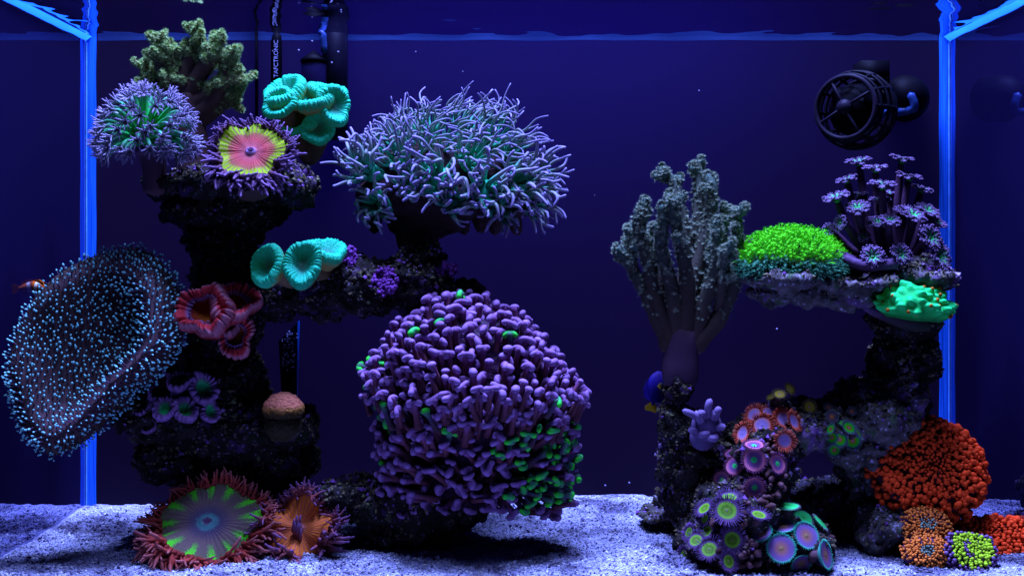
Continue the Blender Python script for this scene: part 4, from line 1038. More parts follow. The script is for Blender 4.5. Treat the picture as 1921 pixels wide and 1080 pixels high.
# 2: grey violet disc, green spokes, red tentacles
T = Thing('flower_anemone', 'grey violet disc anemone with green spokes and red tentacles on the sand', 'anemone', P(385, 1040, .2))
n_ = nrm(np.array([.04, -.66, .78])); c = P(388, 978, .225)
mb = MB(); Vr = disc_mesh(mb, c, n_, 90 * S(.225), 26, 180, bowl=-.02, folds=[(7, .035, 0, 2), (2, .17, -.6, 2), (3, .11, 2, 2), (5, .05, 1, 2)], ry=1.0, lip=.05, furrow=.02, outl=[(2, .07, 1.2), (3, .07, .5), (5, .04, 1), (9, .02, 2)])
m_ = coral('grey_violet_disc', [(0, (0.16, 0.10, 0.16)), (0.07, (0.22, 0.14, 0.22)), (0.10, (0.10, 0.34, 0.42)), (0.17, (0.10, 0.30, 0.40)), (0.27, (0.15, 0.14, 0.20)), (0.5, (0.17, 0.115, 0.15)), (0.85, (0.13, 0.10, 0.10)), (1, (0.10, 0.14, 0.05))], namp=.07, nscale=500, bscale=1400, bstr=.7, stripes=(13, .55, .86, (0.06, 0.60, 0.01), (.35, .75)), vary=0)
do = T.part('oral_disc', mb, m_)
tm2 = coral('red_beaded_tentacle', [(0, (0.20, 0.025, 0.03)), (0.5, (0.36, 0.05, 0.05)), (1, (0.38, 0.13, 0.18))], namp=.2, nscale=450, bstr=.25)
t2 = tset('tentacle', tm2, r0=.12, r1=.05, beads=3)
tent_ring(T, Vr, c, n_, t2, 4, 78, .0175, (-.25, .3), .26)
mb = MB(); mb.tube([c - n_ * .016, c - n_ * .022, c - n_ * .04], [.030, .036, .036], 24); T.part('column', mb, coral('red_column', [(0, (0.22, 0.05, 0.05)), (1, (0.15, 0.04, 0.04))], bscale=200, bstr=.8))
# 3: orange folded disc, purple tentacles
T = Thing('flower_anemone', 'orange folded anemone with dark purple tentacles on the sand, right of the grey violet one', 'anemone', P(560, 1040, .22))
n_ = nrm(np.array([.0, -.86, .50])); c = P(560, 990, .238)
mb = MB(); Vr = disc_mesh(mb, c, n_, 62 * S(.238), 22, 160, bowl=.10, folds=[(4, .34, 2.2, 2), (7, .09, 0, 2), (2, .12, 1, 2)], lip=.10, furrow=.02, outl=[(4, .08, .5), (5, .06, 1)])
m_ = coral('orange_disc', [(0, (0.30, 0.12, 0.20)), (0.12, (0.38, 0.14, 0.20)), (0.25, (0.62, 0.15, 0.04)), (1, (0.75, 0.20, 0.04))], namp=.08, nscale=420, bscale=1300, bstr=.6, stripes=(34, .1, .3, (0.32, 0.06, 0.04), (.3, 1.0)), vary=0)
T.part('oral_disc', mb, m_)
tm3 = coral('plum_beaded_tentacle', [(0, (0.20, 0.04, 0.05)), (0.5, (0.26, 0.07, 0.11)), (1, (0.30, 0.18, 0.36))], namp=.2, nscale=450, bstr=.25)
t3 = tset('tentacle', tm3, r0=.14, r1=.04, beads=3)
tent_ring(T, Vr, c, n_, t3, 5, 52, .017, (-.1, .75), .34)
mb = MB()
for k in range(9):
    p = c + np.array([random.uniform(-.006, .006), -.004, random.uniform(-.014, .004)]); mb.tube([p, p + np.array([.001, -.004, .005]), p + np.array([.002, -.006, .012])], [.0017, .0015, .0007], 6, t=[.2, .6, 1])
T.part('inner_tentacles', mb, tm3)
mb = MB(); mb.tube([c - n_ * .018, c - n_ * .022, c - n_ * .04], [.020, .028, .034], 22); T.part('column', mb, coral('plum_column', [(0, (0.14, 0.04, 0.07)), (1, (0.10, 0.03, 0.05))], bscale=200, bstr=.8))

# ------------------------------------------------------------------ button polyps (zoanthids)
ZP = []
def zoa_mat(nm, stops, **k):
    return coral(nm, stops, namp=k.pop('namp', .03), nscale=900, bscale=1200, bstr=.3, vary=.2, **k)
def zoas(label, polyps, disc_m, fr_m, stalk_m, Ybase, fr_len=.35, fr_n=30, fr_w=.035, group='button polyp colonies', bowl=.10, loc=None, lift=(.35, .05)):
    xs = np.mean([p[0] for p in polyps]); ys = np.mean([p[1] for p in polyps])
    T = Thing('button_polyps', label, 'coral', P(xs, ys, Ybase), group)
    for i, (px, py, Y, rp, n_) in enumerate(polyps):
        ZP.append((px, py, rp * 1.25))
        n_ = nrm(n_); c, hn = hit(px, py, Y); rad = rp * S(c[1]); mb = MB()
        back = nrm(np.array([0, CAMY, CAMZ]) - c)
        c = c + back * (.0045 + rad * (.45 if hn is not None else 0))
        V = disc_mesh(mb, c, n_, rad, 12, 44, bowl=bowl, folds=[(2, .03, i, 2), (3, .02, i * 2, 2)])
        # rolled rim and underside
        fr_ = frame(n_); th = np.arange(44) * 2 * math.pi / 44
        ring = lambda k, h: c + (np.stack([np.cos(th) * k, np.sin(th) * k, np.full(44, h)], 1) * rad) @ fr_.T
        mb.rings(np.stack([V[-1], ring(.98, bowl - .10), ring(.80, -.20), ring(.5, -.4)]), np.array([1, 1, 1.0, 1.0]), cap0=False)
        po = T.part('polyp', mb, disc_m)
        fb = MB()
        for rw in range(2):
            for k in range(fr_n):
                a = (k + .5 * rw + random.uniform(-.2, .2)) / fr_n * 2 * math.pi
                o2 = fr_ @ np.array([math.cos(a), math.sin(a), 0])
                p0 = c + o2 * rad * (.97 - .05 * rw) + n_ * bowl * rad * .9
                L_ = rad * fr_len * random.uniform(.75, 1.15); d = nrm(o2 + n_ * (lift[0] if rw else lift[1]) + .12 * rng.normal(size=3))
                fb.tube([p0, p0 + d * L_ * .5, p0 + nrm(d + n_ * .15) * L_], [rad * fr_w, rad * fr_w * .9, rad * fr_w * .5], 5, t=[0, .5, 1])
        T.part('tentacle_fringe', fb, fr_m, parent=po)
        sb_ = MB(); sb_.tube([c - n_ * rad * .25, c - n_ * rad * .9, c - n_ * rad * 1.1 + np.array([0, .012, -.004])], [rad * .5, rad * .42, rad * .5], 10)
        T.part('stalk', sb_, stalk_m, parent=po)
    return T
zst = coral('polyp_stalk', [(0, (0.10, 0.05, 0.09)), (1, (0.07, 0.04, 0.06))], bscale=300, bstr=.5)
# red fringed
zr = zoa_mat('red_polyp_disc', [(0, (0.30, 0.24, 0.55)), (0.12, (0.46, 0.36, 0.66)), (0.55, (0.48, 0.38, 0.70)), (0.75, (0.50, 0.22, 0.38)), (1, (0.55, 0.10, 0.10))])
zrf = coral('red_polyp_fringe', [(0, (0.45, 0.06, 0.06)), (1, (0.72, 0.15, 0.10))], bstr=0, vary=.1)
zoas('lavender polyps with red tentacle fringes on the left end of the rock arch',
     [(1429, 797, .235, 17, (-.1, -.85, .45)), (1470, 785, .24, 16, (.15, -.85, .45)), (1471, 826, .235, 15, (.1, -.95, .1)), (1414, 777, .25, 15, (-.6, -.5, .55)), (1442, 772, .255, 15, (0, -.35, .9)), (1393, 812, .25, 15, (-.8, -.5, .3)), (1488, 790, .255, 15, (.6, -.6, .4))], zr, zrf, zst, .26, fr_len=.62, fr_n=26, fr_w=.06)
# pink with green centre
zp = zoa_mat('pink_polyp_disc', [(0, (0.02, 0.30, 0.06)), (0.10, (0.03, 0.75, 0.20)), (0.24, (0.04, 0.62, 0.24)), (0.32, (0.26, 0.14, 0.30)), (0.6, (0.30, 0.14, 0.34)), (0.82, (0.48, 0.14, 0.34)), (1, (0.55, 0.18, 0.34))])
zpf = coral('pink_polyp_fringe', [(0, (0.26, 0.07, 0.17)), (1, (0.26, 0.11, 0.28))], bstr=0, vary=.1)
zoas('pinkish purple polyps with bright green centres on the upper part of the cone',
     [(1414, 862, .195, 21, (0, -.95, .28)), (1378, 873, .20, 17, (-.5, -.8, .35)), (1458, 869, .205, 17, (.5, -.8, .25)), (1354, 900, .205, 17, (-.6, -.75, .3)), (1415, 914, .185, 19, (.05, -.99, -.1)), (1371, 850, .22, 12, (-.35, -.35, .85)), (1414, 835, .225, 18, (0, -.3, .95)), (1347, 883, .225, 12, (-.8, -.4, .4))], zp, zpf, zst, .23, fr_len=.34, fr_n=30)
# yellow green with violet fringe
zy = zoa_mat('yellow_green_polyp_disc', [(0, (0.50, 0.50, 0.60)), (0.07, (0.10, 0.16, 0.03)), (0.2, (0.10, 0.25, 0.02)), (0.40, (0.06, 0.17, 0.015)), (0.55, (0.13, 0.36, 0.03)), (0.70, (0.14, 0.30, 0.05)), (0.78, (0.14, 0.09, 0.18)), (1, (0.12, 0.07, 0.16))])
zyf = coral('violet_polyp_fringe', [(0, (0.15, 0.08, 0.20)), (1, (0.22, 0.15, 0.36))], bstr=0, vary=.1)
zoas('yellow green polyps with violet fringes on the lower part of the cone',
     [(1363, 957, .185, 24, (-.05, -.80, .6)), (1373, 1012, .17, 20, (.02, -.95, .3)), (1330, 1030, .18, 19, (-.25, -.7, .65)), (1305, 1013, .19, 16, (-.4, -.6, .7)), (1325, 996, .20, 15, (-.6, -.5, .6)), (1321, 953, .215, 16, (-.6, -.35, .7)), (1368, 932, .205, 18, (0, -.3, .95)), (1423, 965, .185, 17, (.15, -.35, .95)), (1366, 1052, .17, 16, (.5, -.8, .3)), (1284, 1043, .20, 15, (-.8, -.5, .1)), (1342, 1062, .18, 16, (0, -.95, .0)), (1292, 998, .215, 13, (-.8, -.4, .4)), (1322, 972, .22, 12, (-.8, -.4, .4))], zy, zyf, zst, .23, fr_len=.55, fr_n=34, fr_w=.03)
# large purple discs with teal fringe
zb = zoa_mat('purple_polyp_disc', [(0, (0.30, 0.26, 0.12)), (0.10, (0.26, 0.15, 0.10)), (0.35, (0.30, 0.13, 0.18)), (0.65, (0.30, 0.18, 0.40)), (0.88, (0.24, 0.24, 0.44)), (1, (0.08, 0.38, 0.40))])
zbf = coral('teal_polyp_fringe', [(0, (0.06, 0.26, 0.28)), (1, (0.04, 0.55, 0.42))], bstr=0, vary=.1)
zoas('big purple brown polyps with teal frilled edges at the foot of the cone',
     [(1465, 1028, .165, 26, (-.1, -.92, .42)), (1512, 1004, .17, 25, (.35, -.85, .5)), (1428, 998, .19, 20, (-.4, -.55, .7)), (1468, 985, .19, 22, (-.1, -.4, .9)), (1548, 1040, .18, 26, (.8, -.55, .25)), (1503, 1056, .165, 20, (.2, -.8, -.4)), (1488, 990, .20, 18, (.2, -.3, .9))], zb, zbf, zst, .21, fr_len=.16, fr_n=44, fr_w=.035, bowl=.06)
zg = zoa_mat('green_polyp_disc', [(0, (0.02, 0.14, 0.03)), (0.15, (0.03, 0.50, 0.12)), (0.7, (0.03, 0.75, 0.22)), (1, (0.05, 0.62, 0.26))])
zgf = coral('green_polyp_fringe', [(0, (0.14, 0.18, 0.26)), (1, (0.16, 0.20, 0.34))], bstr=0)
zoas('bright green domed polyps behind the big purple brown ones',
     [(1507, 970, .185, 19, (.25, -.55, .8)), (1477, 946, .20, 21, (0, -.12, .95)), (1540, 978, .205, 18, (.7, -.2, .7))], zg, zgf, zst, .21, fr_len=.22, fr_n=34, fr_w=.035, bowl=-.10, lift=(0, -.4))
# green rings with orange mouths
ze = zoa_mat('green_ring_polyp_disc', [(0, (0.45, 0.40, 0.50)), (0.12, (0.40, 0.28, 0.30)), (0.22, (0.58, 0.16, 0.05)), (0.34, (0.40, 0.22, 0.03)), (0.44, (0.06, 0.70, 0.03)), (0.75, (0.04, 0.62, 0.04)), (0.85, (0.03, 0.32, 0.20)), (1, (0.10, 0.16, 0.34))])
zef = coral('blue_grey_polyp_fringe', [(0, (0.10, 0.16, 0.26)), (1, (0.22, 0.30, 0.42))], bstr=0)
zoas('green ringed polyps with orange mouths on the right part of the arch',
     [(1592, 802, .225, 13, (.25, -.7, .6)), (1599, 826, .22, 15, (.15, -.97, .1)), (1575, 824, .22, 13, (-.05, -.98, .15)), (1560, 820, .225, 11, (-.4, -.9, .1)), (1565, 844, .225, 11, (-.2, -.95, -.1)), (1581, 794, .235, 9, (0, -.4, .9)), (1558, 804, .235, 10, (-.75, -.4, .5)), (1609, 812, .235, 12, (.8, -.35, .5))], ze, zef, zst, .25, fr_len=.34, fr_n=30, fr_w=.045)
# yellow brown
zw = zoa_mat('yellow_brown_polyp_disc', [(0, (0.35, 0.30, 0.42)), (0.14, (0.40, 0.28, 0.20)), (0.3, (0.34, 0.26, 0.03)), (0.6, (0.36, 0.32, 0.03)), (0.8, (0.12, 0.09, 0.04)), (1, (0.09, 0.07, 0.05))])
zwf = coral('brown_polyp_fringe', [(0, (0.08, 0.06, 0.04)), (1, (0.13, 0.10, 0.06))], bstr=0)
zoas('yellow brown polyps along the top edge of the arch',
     [(1462, 739, .235, 12, (-.1, -.6, .8)), (1481, 729, .24, 11, (.45, -.7, .5)), (1447, 744, .25, 10, (-.5, -.3, .8)), (1504, 753, .23, 12, (-.35, -.8, .45)), (1518, 763, .225, 13, (.1, -.92, .3)), (1524, 752, .24, 10, (.2, -.3, .9)), (1535, 766, .24, 10, (.7, -.5, .4))], zw, zwf, zst, .26, fr_len=.30, fr_n=28, fr_w=.05)
zo = zoa_mat('orange_eye_polyp_disc', [(0, (0.70, 0.35, 0.05)), (0.22, (0.62, 0.14, 0.04)), (0.34, (0.20, 0.12, 0.14)), (1, (0.10, 0.08, 0.12))])
zoas('tiny grey polyps with glowing orange eyes near the top of the arch',
     [(1560, 781, .235, 11, (0, -.93, .35)), (1554, 764, .245, 9, (0, -.8, .6)), (1560, 738, .26, 9, (0, -.25, .95)), (1597, 771, .25, 8, (.1, -.9, .4))], zo, zef, zst, .27, fr_len=.3, fr_n=26, fr_w=.05)

# ------------------------------------------------------------------ bubble tipped mushroom anemones
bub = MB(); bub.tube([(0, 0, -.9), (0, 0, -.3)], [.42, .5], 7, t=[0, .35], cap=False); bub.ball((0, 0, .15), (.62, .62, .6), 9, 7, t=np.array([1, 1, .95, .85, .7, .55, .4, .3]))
def mushroom(label, px, py, Y, rx, rz, n_, mat, base_mat, count, b0, b1, dome=.25, folds=(), group='bubble tipped mushrooms', inner=None):
    T = Thing('mushroom_coral', label, 'coral', P(px, py + rz * .8, Y + .02), group)
    c = P(px, py, Y); s = S(Y); n_ = nrm(n_); fr_ = frame(n_)
    me = bub.mesh('bubble', mat); mi = bub.mesh('bubble', inner[0]) if inner else None
    def pos(r_, a):
        h = dome * (1 - r_ ** 2.2) - .10 * math.exp(-(r_ / .14) ** 2) + sum(A * math.sin(k * a + p) * r_ ** 1.5 for k, A, p in folds)
        if r_ > .9: h -= (r_ - .9) * 2.2
        return c + fr_ @ np.array([r_ * math.cos(a) * rx * s, r_ * math.sin(a) * rz * s, h * (rx + rz) * .5 * s])
    rho = np.concatenate([np.linspace(.03, 1, 18), [1.04, .9, .6]]); m = 90
    V = np.array([[pos(min(r_, 1.04), k * 2 * math.pi / m) - n_ * .002 - (n_ * .02 * (i - 18) if i > 18 else 0) if r_ > .02 else c for k in range(m)] for i, r_ in enumerate(rho)])
    for i in (19, 20): V[i] = c - n_ * (.012 * (i - 18)) + (V[17] - c) * rho[i]
    mb = MB(); mb.rings(V, np.clip(rho, 0, 1), cap0=True, cap1=True); T.part('body', mb, base_mat)
    ga = math.pi * (3 - math.sqrt(5)); L = []
    for i in range(count):
        r_ = math.sqrt((i + .5) / count) * 1.03; a = i * ga + random.uniform(-.12, .12); r_ = max(.02, r_ + random.uniform(-.012, .012))
        p = pos(r_, a); e = .02
        n2 = nrm(np.cross(pos(r_ + e, a) - p, pos(r_, a + e / max(r_, .1)) - p)); n2 = n2 if np.dot(n2, n_) > -.2 else -n2
        n2 = nrm(n2 + .22 * rng.normal(size=3)); br = (b0 + (b1 - b0) * r_ ** 1.2) * s * random.uniform(.62, 1.3)
        L.append((br, p + n2 * br * random.uniform(.2, 1.0), n2, r_))
    L.sort(key=lambda q: -q[0]); rest = MB(); bv = np.vstack(bub.v); bt = np.concatenate(bub.t)
    for i, (br, p, n2, r_) in enumerate(L):
        use = mi if inner and inner[1](r_, p, c, s) else me
        if i < 300: T.inst('bubble', use, M4(p, frame(n2), (br * 1.25,) * 3))
        else: rest.stamp(bv, bub.f, (frame(n2) * br * 1.25)[None], p[None], bt)
    if rest.n: T.part('bubbles', rest, mat, kind='stuff')
    return T
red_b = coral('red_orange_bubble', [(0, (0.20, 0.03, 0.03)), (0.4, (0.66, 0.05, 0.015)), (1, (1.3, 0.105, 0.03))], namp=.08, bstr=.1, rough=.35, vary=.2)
red_base = coral('red_mushroom_flesh', [(0, (0.22, 0.03, 0.03)), (1, (0.16, 0.04, 0.09))], bscale=400, bstr=.5)
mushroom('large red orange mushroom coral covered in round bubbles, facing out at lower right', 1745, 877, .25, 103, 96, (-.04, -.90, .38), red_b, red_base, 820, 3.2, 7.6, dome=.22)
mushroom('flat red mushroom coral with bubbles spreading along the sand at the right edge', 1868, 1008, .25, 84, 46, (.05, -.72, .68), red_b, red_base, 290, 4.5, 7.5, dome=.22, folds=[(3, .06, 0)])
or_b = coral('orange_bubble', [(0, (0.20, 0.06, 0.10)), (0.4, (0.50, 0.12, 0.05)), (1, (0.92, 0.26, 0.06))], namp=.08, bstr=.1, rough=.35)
te_b = coral('grey_teal_bubble', [(0, (0.10, 0.10, 0.14)), (0.5, (0.16, 0.22, 0.24)), (1, (0.24, 0.36, 0.36))], namp=.08, bstr=.1, rough=.35)
or_base = coral('violet_mushroom_flesh', [(0, (0.16, 0.06, 0.12)), (1, (0.20, 0.10, 0.26))], bscale=400, bstr=.5)
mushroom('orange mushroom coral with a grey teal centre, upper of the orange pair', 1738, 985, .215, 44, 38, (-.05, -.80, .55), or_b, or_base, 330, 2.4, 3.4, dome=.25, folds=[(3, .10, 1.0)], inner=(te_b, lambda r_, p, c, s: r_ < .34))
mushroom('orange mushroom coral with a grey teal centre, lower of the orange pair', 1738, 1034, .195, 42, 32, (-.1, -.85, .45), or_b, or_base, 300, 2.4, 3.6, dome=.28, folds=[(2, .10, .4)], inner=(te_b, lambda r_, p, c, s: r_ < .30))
gy_b = coral('lime_bubble', [(0, (0.10, 0.16, 0.06)), (0.4, (0.20, 0.42, 0.04)), (1, (0.46, 0.82, 0.04))], namp=.08, bstr=.1, rough=.35)
vi_b = coral('violet_bubble', [(0, (0.12, 0.06, 0.16)), (0.5, (0.20, 0.11, 0.28)), (1, (0.36, 0.24, 0.48))], namp=.08, bstr=.1, rough=.35)
mushroom('lime green mushroom coral with a violet rim at the bottom right corner', 1822, 1032, .19, 47, 42, (.08, -.75, .65), gy_b, or_base, 260, 3.0, 4.4, dome=.12, folds=[(2, .14, 2.0), (3, .08, 0)], inner=(vi_b, lambda r_, p, c, s: r_ > .86 or (.25 < r_ < .42 and p[0] < c[0])))

# ------------------------------------------------------------------ lavender finger coral
T = Thing('finger_coral', 'small smooth lavender finger coral beside the rock stem', 'coral', P(1320, 825, .25))
Y = .245; mb = MB(); fm_ = coral('lavender_finger', [(0, (0.22, 0.17, 0.38)), (1, (0.46, 0.38, 0.68))], bscale=500, bstr=.25, namp=.1)
mb.ball(P(1325, 800, Y), (.014, .010, .015), 16, 10, t=.3); mb.ball(P(1318, 820, Y + .004), (.012, .010, .012), 16, 10, t=.3); T.part('body', mb, fm_)
for pts, r0 in [([(1318, 795), (1300, 778), (1282, 770)], 8), ([(1322, 790), (1312, 772), (1318, 790)], 7), ([(1330, 795), (1328, 765), (1332, 750)], 9), ([(1338, 795), (1345, 772), (1350, 766)], 9), ([(1340, 805), (1352, 800), (1357, 803)], 9), ([(1325, 815), (1315, 815), (1330, 812)], 8), ([(1318, 800), (1310, 785), (1306, 772)], 7), ([(1315, 812), (1300, 805), (1292, 808)], 7), ([(1335, 800), (1338, 775), (1340, 780)], 8), ([(1330, 790), (1318, 775), (1309, 778)], 8), ([(1335, 812), (1342, 822), (1328, 820)], 9)]:
    mb = MB(); p = smooth_path([P(x, y, Y - .010 * (i > 0)) for i, (x, y) in enumerate(pts)], 8); mb.tube(p, np.array([r0 * 1.1, r0, r0, r0, r0, r0 * .98, r0 * .9, r0 * .7]) * S(Y) * .78, 12, t=np.linspace(.3, 1, 8)); T.part('finger', mb, fm_)

# ------------------------------------------------------------------ closed polyps on the cone, violet algae crusts
T = Thing('closed_polyps', 'dark plum coloured closed polyps packed between the open ones on the cone', 'coral', P(1400, 960, .2), 'button polyp colonies')
cpm = coral('closed_polyp_skin', [(0, (0.05, 0.02, 0.03)), (0.6, (0.09, 0.04, 0.06)), (1, (0.17, 0.09, 0.16))], bscale=400, bstr=.4, namp=.1)
cpl = [(0, -.2), (.25, .0), (.30, .4), (.27, .7), (.18, .95), (.05, 1.0)]
cb = MB(); th = np.arange(9) * 2 * math.pi / 9
cb.rings(np.array([np.stack([np.cos(th) * max(r_, .2 if z < 0 else r_), np.sin(th) * max(r_, .2 if z < 0 else r_), np.full(9, z)], 1) for r_, z in cpl]), np.linspace(0, 1, 6), cap0=False, cap1=True)
cme = cb.mesh('closed_polyp', cpm); cnt = 0
for k in range(900):
    px, py = random.uniform(1285, 1560), random.uniform(825, 1068)
    if px > 1480 and py < 930: continue
    if px < 1385 - (py - 850) * .55 or any((px - a) ** 2 + (py - b_) ** 2 < r_ * r_ for a, b_, r_ in ZP): continue
    l, n_ = hit(px, py)
    if n_ is None or l[1] > .30: continue
    d = nrm(n_ + .35 * rng.normal(size=3)); L_ = random.uniform(.004, .0078)
    T.inst('closed_polyp', cme, M4(l - d * .001, frame(d), (L_ * 1.25, L_ * 1.25, L_))); cnt += 1
    if cnt >= 190: break
al = coral('violet_algae', [(0, (0.22, 0.06, 0.34)), (1, (0.46, 0.16, 0.70))], namp=.3, nscale=300, bscale=700, bstr=.6, vary=0)
for px, py, rx, rz, lab in ((722, 526, 24, 26, 'violet crusty algae tuft hanging on the middle of the dark arch'), (655, 482, 14, 20, 'violet crusty algae right beside the three teal polyp heads'), (836, 505, 20, 12, 'violet algae patch on the arch just right of the whisker coral stem')):
    mb = MB()
    for k in range(130):
        a, r_ = random.uniform(0, 6.28), math.sqrt(random.random()); l, n_ = hit(px + rx * r_ * math.cos(a), py + rz * r_ * math.sin(a), .27)
        r2 = random.uniform(.0010, .0022); mb.ball(l + np.array([0, -.0015, 0]) + rng.normal(size=3) * .0008, (r2, r2, r2 * random.uniform(.7, 1.5)), 6, 4, t=random.random())
    l0 = hit(px, py, .27)[0]
    single('algae_tuft', mb.mesh('algae_tuft', al, l0), lab, 'algae', 'violet algae tufts', loc=l0)

# ------------------------------------------------------------------ fish
def fish(name, label, c, fwd, up, L, mats, hgt=.5, wid=.22, bands=None):
    T = Thing(name, label, 'fish', c); x = nrm(fwd); z = nrm(np.asarray(up) - x * np.dot(up, x)); y = np.cross(z, x)
    Rm = np.stack([x, y, z], 1)
    k = np.linspace(0, 1, 22); prof = np.sin(np.pi * np.clip(k, .02, .985) ** .72) ** .75
    a = np.arange(18) * 2 * math.pi / 18; V = []
    for kk, pr in zip(k, prof):
        pr = max(pr, .17 if kk > .8 else .03)
        V.append(np.stack([np.full(18, (.5 - kk) * L), np.cos(a) * pr * wid * L * .5, np.sin(a) * pr * hgt * L * .5], 1) @ Rm.T + c)
    mb = MB(); mb.rings(np.array(V), k, cap0=True, cap1=True); bo = T.part('body', mb, mats[0])
    def fin(nm, pts, mat, th=.0006):
        p = np.array([(q[0] * L, q[1] * L, q[2] * L) for q in pts]); kf = len(p)
        f = MB(); o2 = np.array([0, th, 0])
        f.add(np.vstack([p + o2, p - o2]) @ Rm.T + c, [tuple(range(kf)), tuple(range(2 * kf - 1, kf - 1, -1))] + [(i, (i + 1) % kf + 0, (i + 1) % kf + kf, i + kf) for i in range(kf)], 0.5); T.part(nm, f, mat, smooth=False)
    fin('tail_fin', [(-.44, 0, .07), (-.60, 0, .20), (-.70, 0, .17), (-.68, 0, 0), (-.70, 0, -.17), (-.60, 0, -.20), (-.44, 0, -.07)], mats[1])
    fin('dorsal_fin', [(.22, 0, hgt * .42), (.10, 0, hgt * .60), (-.15, 0, hgt * .66), (-.36, 0, hgt * .48), (-.40, 0, hgt * .16), (-.1, 0, hgt * .38)], mats[2])
    fin('anal_fin', [(0, 0, -hgt * .42), (-.18, 0, -hgt * .62), (-.36, 0, -hgt * .44), (-.40, 0, -hgt * .14), (-.15, 0, -hgt * .34)], mats[2])
    fin('pectoral_fin', [(.15, -wid * .5, -.02), (.02, -wid * .75, .05), (-.04, -wid * .75, -.06), (.10, -wid * .52, -.09)], mats[1])
    for sg in (-1, 1):
        e = MB(); e.ball(np.array([.36 * L, sg * wid * .28 * L, .05 * L]) @ Rm.T + c, .035 * L, 8, 6); T.part('eye', e, plain('fish_eye_' + name, (.01, .01, .012), .1, .8), parent=bo)
fb = coral('fish_blue', [(0, (0.06, 0.04, 0.26)), (0.4, (0.03, 0.02, 0.36)), (0.6, (0.02, 0.012, 0.20)), (1, (0.03, 0.015, 0.26))], bscale=900, bstr=.6, namp=.12, vary=0)
fy = coral('fish_yellow', [(0, (0.22, 0.14, 0.01)), (1, (0.22, 0.14, 0.01))], bstr=.1, vary=0)
fish('damselfish', 'small blue fish with a yellow tail half behind the rock stem', P(1230, 728, .30), (.25, .25, .92), (-.9, -.2, .2), .032, (fb, fy, fb), hgt=.55, wid=.3)
cl = coral('clown_body', [(0, (0.60, 0.14, 0.01)), (0.22, (0.60, 0.14, 0.01)), (0.24, (0.75, 0.70, 0.75)), (0.32, (0.75, 0.70, 0.75)), (0.34, (0.58, 0.12, 0.01)), (0.52, (0.58, 0.12, 0.01)), (0.54, (0.75, 0.70, 0.75)), (0.64, (0.75, 0.70, 0.75)), (0.66, (0.58, 0.12, 0.01)), (1, (0.55, 0.10, 0.01))], namp=.01, bstr=.1, vary=0)
co = coral('clown_fin', [(0, (0.55, 0.12, 0.01)), (1, (0.55, 0.12, 0.01))], bstr=.1, vary=0)
fish('clownfish', 'orange clownfish with white bands half hidden below the leather coral rim', P(296, 668, .27), (.5, .3, -.6), (.5, .0, .8), .030, (cl, co, co), hgt=.45, wid=.28)
fish('clownfish', 'orange clownfish peeping out behind the upper left edge of the leather coral', P(66, 538, .30), (-.9, .3, .1), (0, 0, 1), .024, (cl, co, co), hgt=.45, wid=.28)

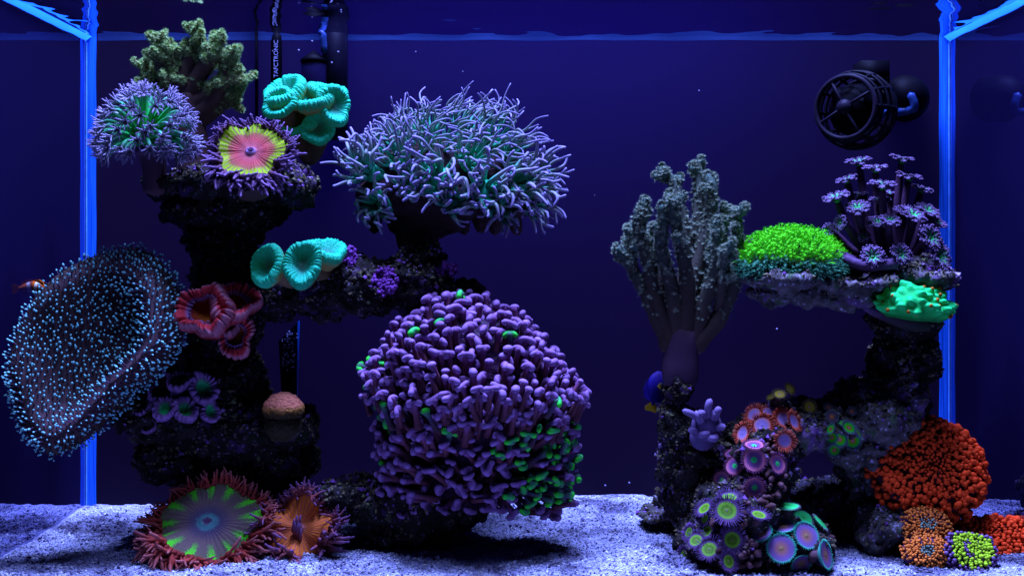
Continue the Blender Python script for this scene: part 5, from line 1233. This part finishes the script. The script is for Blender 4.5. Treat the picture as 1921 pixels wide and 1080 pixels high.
# ------------------------------------------------------------------ equipment
black = plain('black_plastic', (0.0018, 0.0015, 0.003), .55, .05)
dgrey = plain('dark_grey_plastic', (0.003, 0.0025, 0.005), .5, .15)
lgrey = plain('grey_plastic', (0.010, 0.007, 0.014), .5, .15)
bluep = plain('blue_lit_tube', (0.015, 0.035, 0.12), .3, .3)
def wavemaker():
    Y = .375; s = S(Y); c = P(1606, 207, Y); T = Thing('circulation_pump', 'dark round caged circulation pump on the rear pane at upper right', 'pump', P(1690, 190, .44))
    ax = nrm(np.array([-.62, -.78, .02])); fr_ = frame(ax); Rr = 72 * s
    mb = MB(); mb.ball(c, Rr * .70, 24, 14); T.part('motor_housing', mb, black)
    a = np.arange(41) * 2 * math.pi / 40
    def ring(h, k): return np.array([c + fr_ @ np.array([math.cos(x) * k * Rr, math.sin(x) * k * Rr, h * Rr]) for x in a])
    for h in (-.75, -.5, -.25, 0, .25, .5):
        mb = MB(); mb.tube(ring(h, math.sqrt(max(.05, 1 - h * h))), .0019, 6, cap=False); T.part('cage_ring', mb, dgrey)
    for k in range(12):
        b_ = k * math.pi / 6; hs = np.linspace(-.9, .68, 14)
        mb = MB(); mb.tube([c + fr_ @ np.array([math.cos(b_) * math.sqrt(1 - h * h) * Rr, math.sin(b_) * math.sqrt(1 - h * h) * Rr, h * Rr]) for h in hs], .0018, 6); T.part('cage_bar', mb, dgrey)
    mb = MB(); mb.tube(ring(.70, .80), .0026, 8, cap=False); T.part('front_ring', mb, lgrey)
    hub = c + ax * Rr * .78
    mb = MB(); mb.tube([hub - ax * .006, hub, hub + ax * .002], [.0075, .0078, .0068], 18); T.part('hub', mb, lgrey)
    for k in range(4):
        b_ = k * math.pi / 2 + .5; mb = MB(); mb.tube([hub, c + fr_ @ np.array([math.cos(b_) * .8 * Rr, math.sin(b_) * .8 * Rr, .7 * Rr])], .0016, 6); T.part('spoke', mb, lgrey)
    for k in range(3):
        b_ = k * 2.094; mb = MB(); e1 = fr_ @ np.array([math.cos(b_), math.sin(b_), 0]); e2 = fr_ @ np.array([-math.sin(b_), math.cos(b_), .6])
        q = hub - ax * .012; mb.add([q, q + e1 * .022 - e2 * .006, q + e1 * .026 + e2 * .004, q + e1 * .012 + e2 * .010, q + ax * .001, q + e1 * .022 - e2 * .006 + ax * .001, q + e1 * .026 + e2 * .004 + ax * .001, q + e1 * .012 + e2 * .010 + ax * .001], [(0, 1, 2, 3), (7, 6, 5, 4), (0, 4, 5, 1), (1, 5, 6, 2), (2, 6, 7, 3), (3, 7, 4, 0)], 0); T.part('blade', mb, black)
    mb = MB(); mb.tube([P(1698, 185, .449), P(1698, 185, .425), P(1697, 185, .415)], [.024, .024, .019], 28); T.part('magnet_mount', mb, black)
    mb = MB(); box(mb, P(1615, 155, .40) - np.array([0, 0, .001]), P(1652, 122, .43)); T.part('cable_clip', mb, black)
    mb = MB(); mb.tube(smooth_path([P(1640, 215, .40), P(1690, 210, .41), P(1715, 202, .40), P(1708, 178, .40)], 12), .0042, 10); T.part('arm', mb, bluep)
wavemaker()
T = Thing('aquarium_heater', 'thin black heater tube with small vertical lettering in the back left', 'heater', P(520, 260, .43))
mb = MB(); mb.tube([P(518, 300, .43), P(518, 80, .43), P(519, 66, .43)], [.0058, .0058, .0045], 16); T.part('tube', mb, black)
mb = MB(); mb.tube([P(519, 70, .43), P(519, 40, .43), P(524, 8, .43)], .0024, 8); T.part('cord', mb, dgrey)
fc = bpy.data.curves.new('lettering', 'FONT'); fc.body = 'TAFCTRONIC'; fc.size = .0062; fc.extrude = .0001; fc.align_x = 'LEFT'
tmp = bpy.data.objects.new('lettering', fc); C.objects.link(tmp); dg = bpy.context.evaluated_depsgraph_get()
lm = bpy.data.meshes.new_from_object(tmp.evaluated_get(dg)); bpy.data.objects.remove(tmp)
lm.name = 'lettering'; lm.materials.clear(); lm.materials.append(plain('pale_print', (0.35, 0.35, 0.6), .5, .3))
lo = bpy.data.objects.new('lettering', lm); C.objects.link(lo); lo.parent = T.o
lo.location = Vector(P(523, 140, .43) + np.array([0, -.0062, -.004])) - Vector(T.loc); lo.rotation_euler = (R(90), R(-90), 0)
T = Thing('filter_box', 'dark smoked filter box with a rounded chamber hanging in the back left', 'filter', P(600, 250, .43))
mb = MB(); box(mb, P(604, 260, .425), P(652, -10, .449)); T.part('side_panel', mb, plain('smoked_panel', (0.004, 0.003, 0.010), .4, .15))
mb = MB(); mb.tube([P(588, 250, .425), P(588, 122, .425), P(588, 118, .425)], [.0128, .0128, .0118], 22); T.part('chamber', mb, plain('smoked_chamber', (0.006, 0.004, 0.022), .3, .2))
mb = MB(); mb.tube([P(588, 118, .425), P(588, 112, .425)], [.0135, .0135], 22); T.part('collar', mb, black)
mb = MB(); mb.tube(smooth_path([P(608, 98, .42), P(606, 72, .42), P(606, 66, .42), P(600, 60, .42)], 8), [.0035, .0035, .0036, .0036, .0034, .0032, .003, .0028], 10); T.part('nozzle', mb, bluep)
mb = MB(); box(mb, P(478, 250, .44), P(484, -10, .449)); T.part('edge_strip', mb, black)
T = Thing('acrylic_plate', 'thin clear upright plate dotted with tiny bubbles beneath the arch', 'plate', P(548, 745, .34))
pa = plain('dark_acrylic', (0.012, 0.010, 0.035), .15, .6)
mb = MB(); v0, v1, v2, v3 = P(559, 603, .345), P(556, 738, .345), P(528, 742, .36), P(522, 640, .36)
mb.add([v0, v1, v2, v3, v0 + [0, .002, 0], v1 + [0, .002, 0], v2 + [0, .002, 0], v3 + [0, .002, 0]], [(0, 1, 2, 3), (7, 6, 5, 4), (0, 4, 5, 1), (1, 5, 6, 2), (2, 6, 7, 3), (3, 7, 4, 0)], 0); T.part('sheet', mb, pa, smooth=False)
mb = MB(); mb.tube([P(560, 602, .344), P(556, 740, .344)], .0010, 6); T.part('lit_edge', mb, seam_mat)  # bright edge painted with the glow colour of the corner seams
mb = MB()
for k in range(60):
    f, g = random.random() ** .8, random.random() ** 1.5; p = P(559 - f * 30, 606 + f * 28 + g * (110 - 60 * f), .342 + f * .014); mb.ball(p, random.uniform(.0004, .0011), 6, 4)
T.part('bubbles', mb, plain('bubble_speck', (0.4, 0.4, 0.7), .2, .6), kind='stuff')
# specks drifting in the water
mb = MB()
for k in range(16):
    mb.ball(P(random.uniform(170, 1880), random.uniform(90, 900), random.uniform(.2, .43)), random.uniform(.0003, .0008), 6, 4)
for px, py in ((1457, 617), (622, 118), (634, 98), (560, 95), (585, 78), (1180, 905), (1135, 910)): mb.ball(P(px, py, .40), .0011, 6, 4)
single('drifting_particles', mb.mesh('drifting_particles', plain('particle', (0.22, 0.2, 0.3), .6, .2)), None, None, kind='stuff')
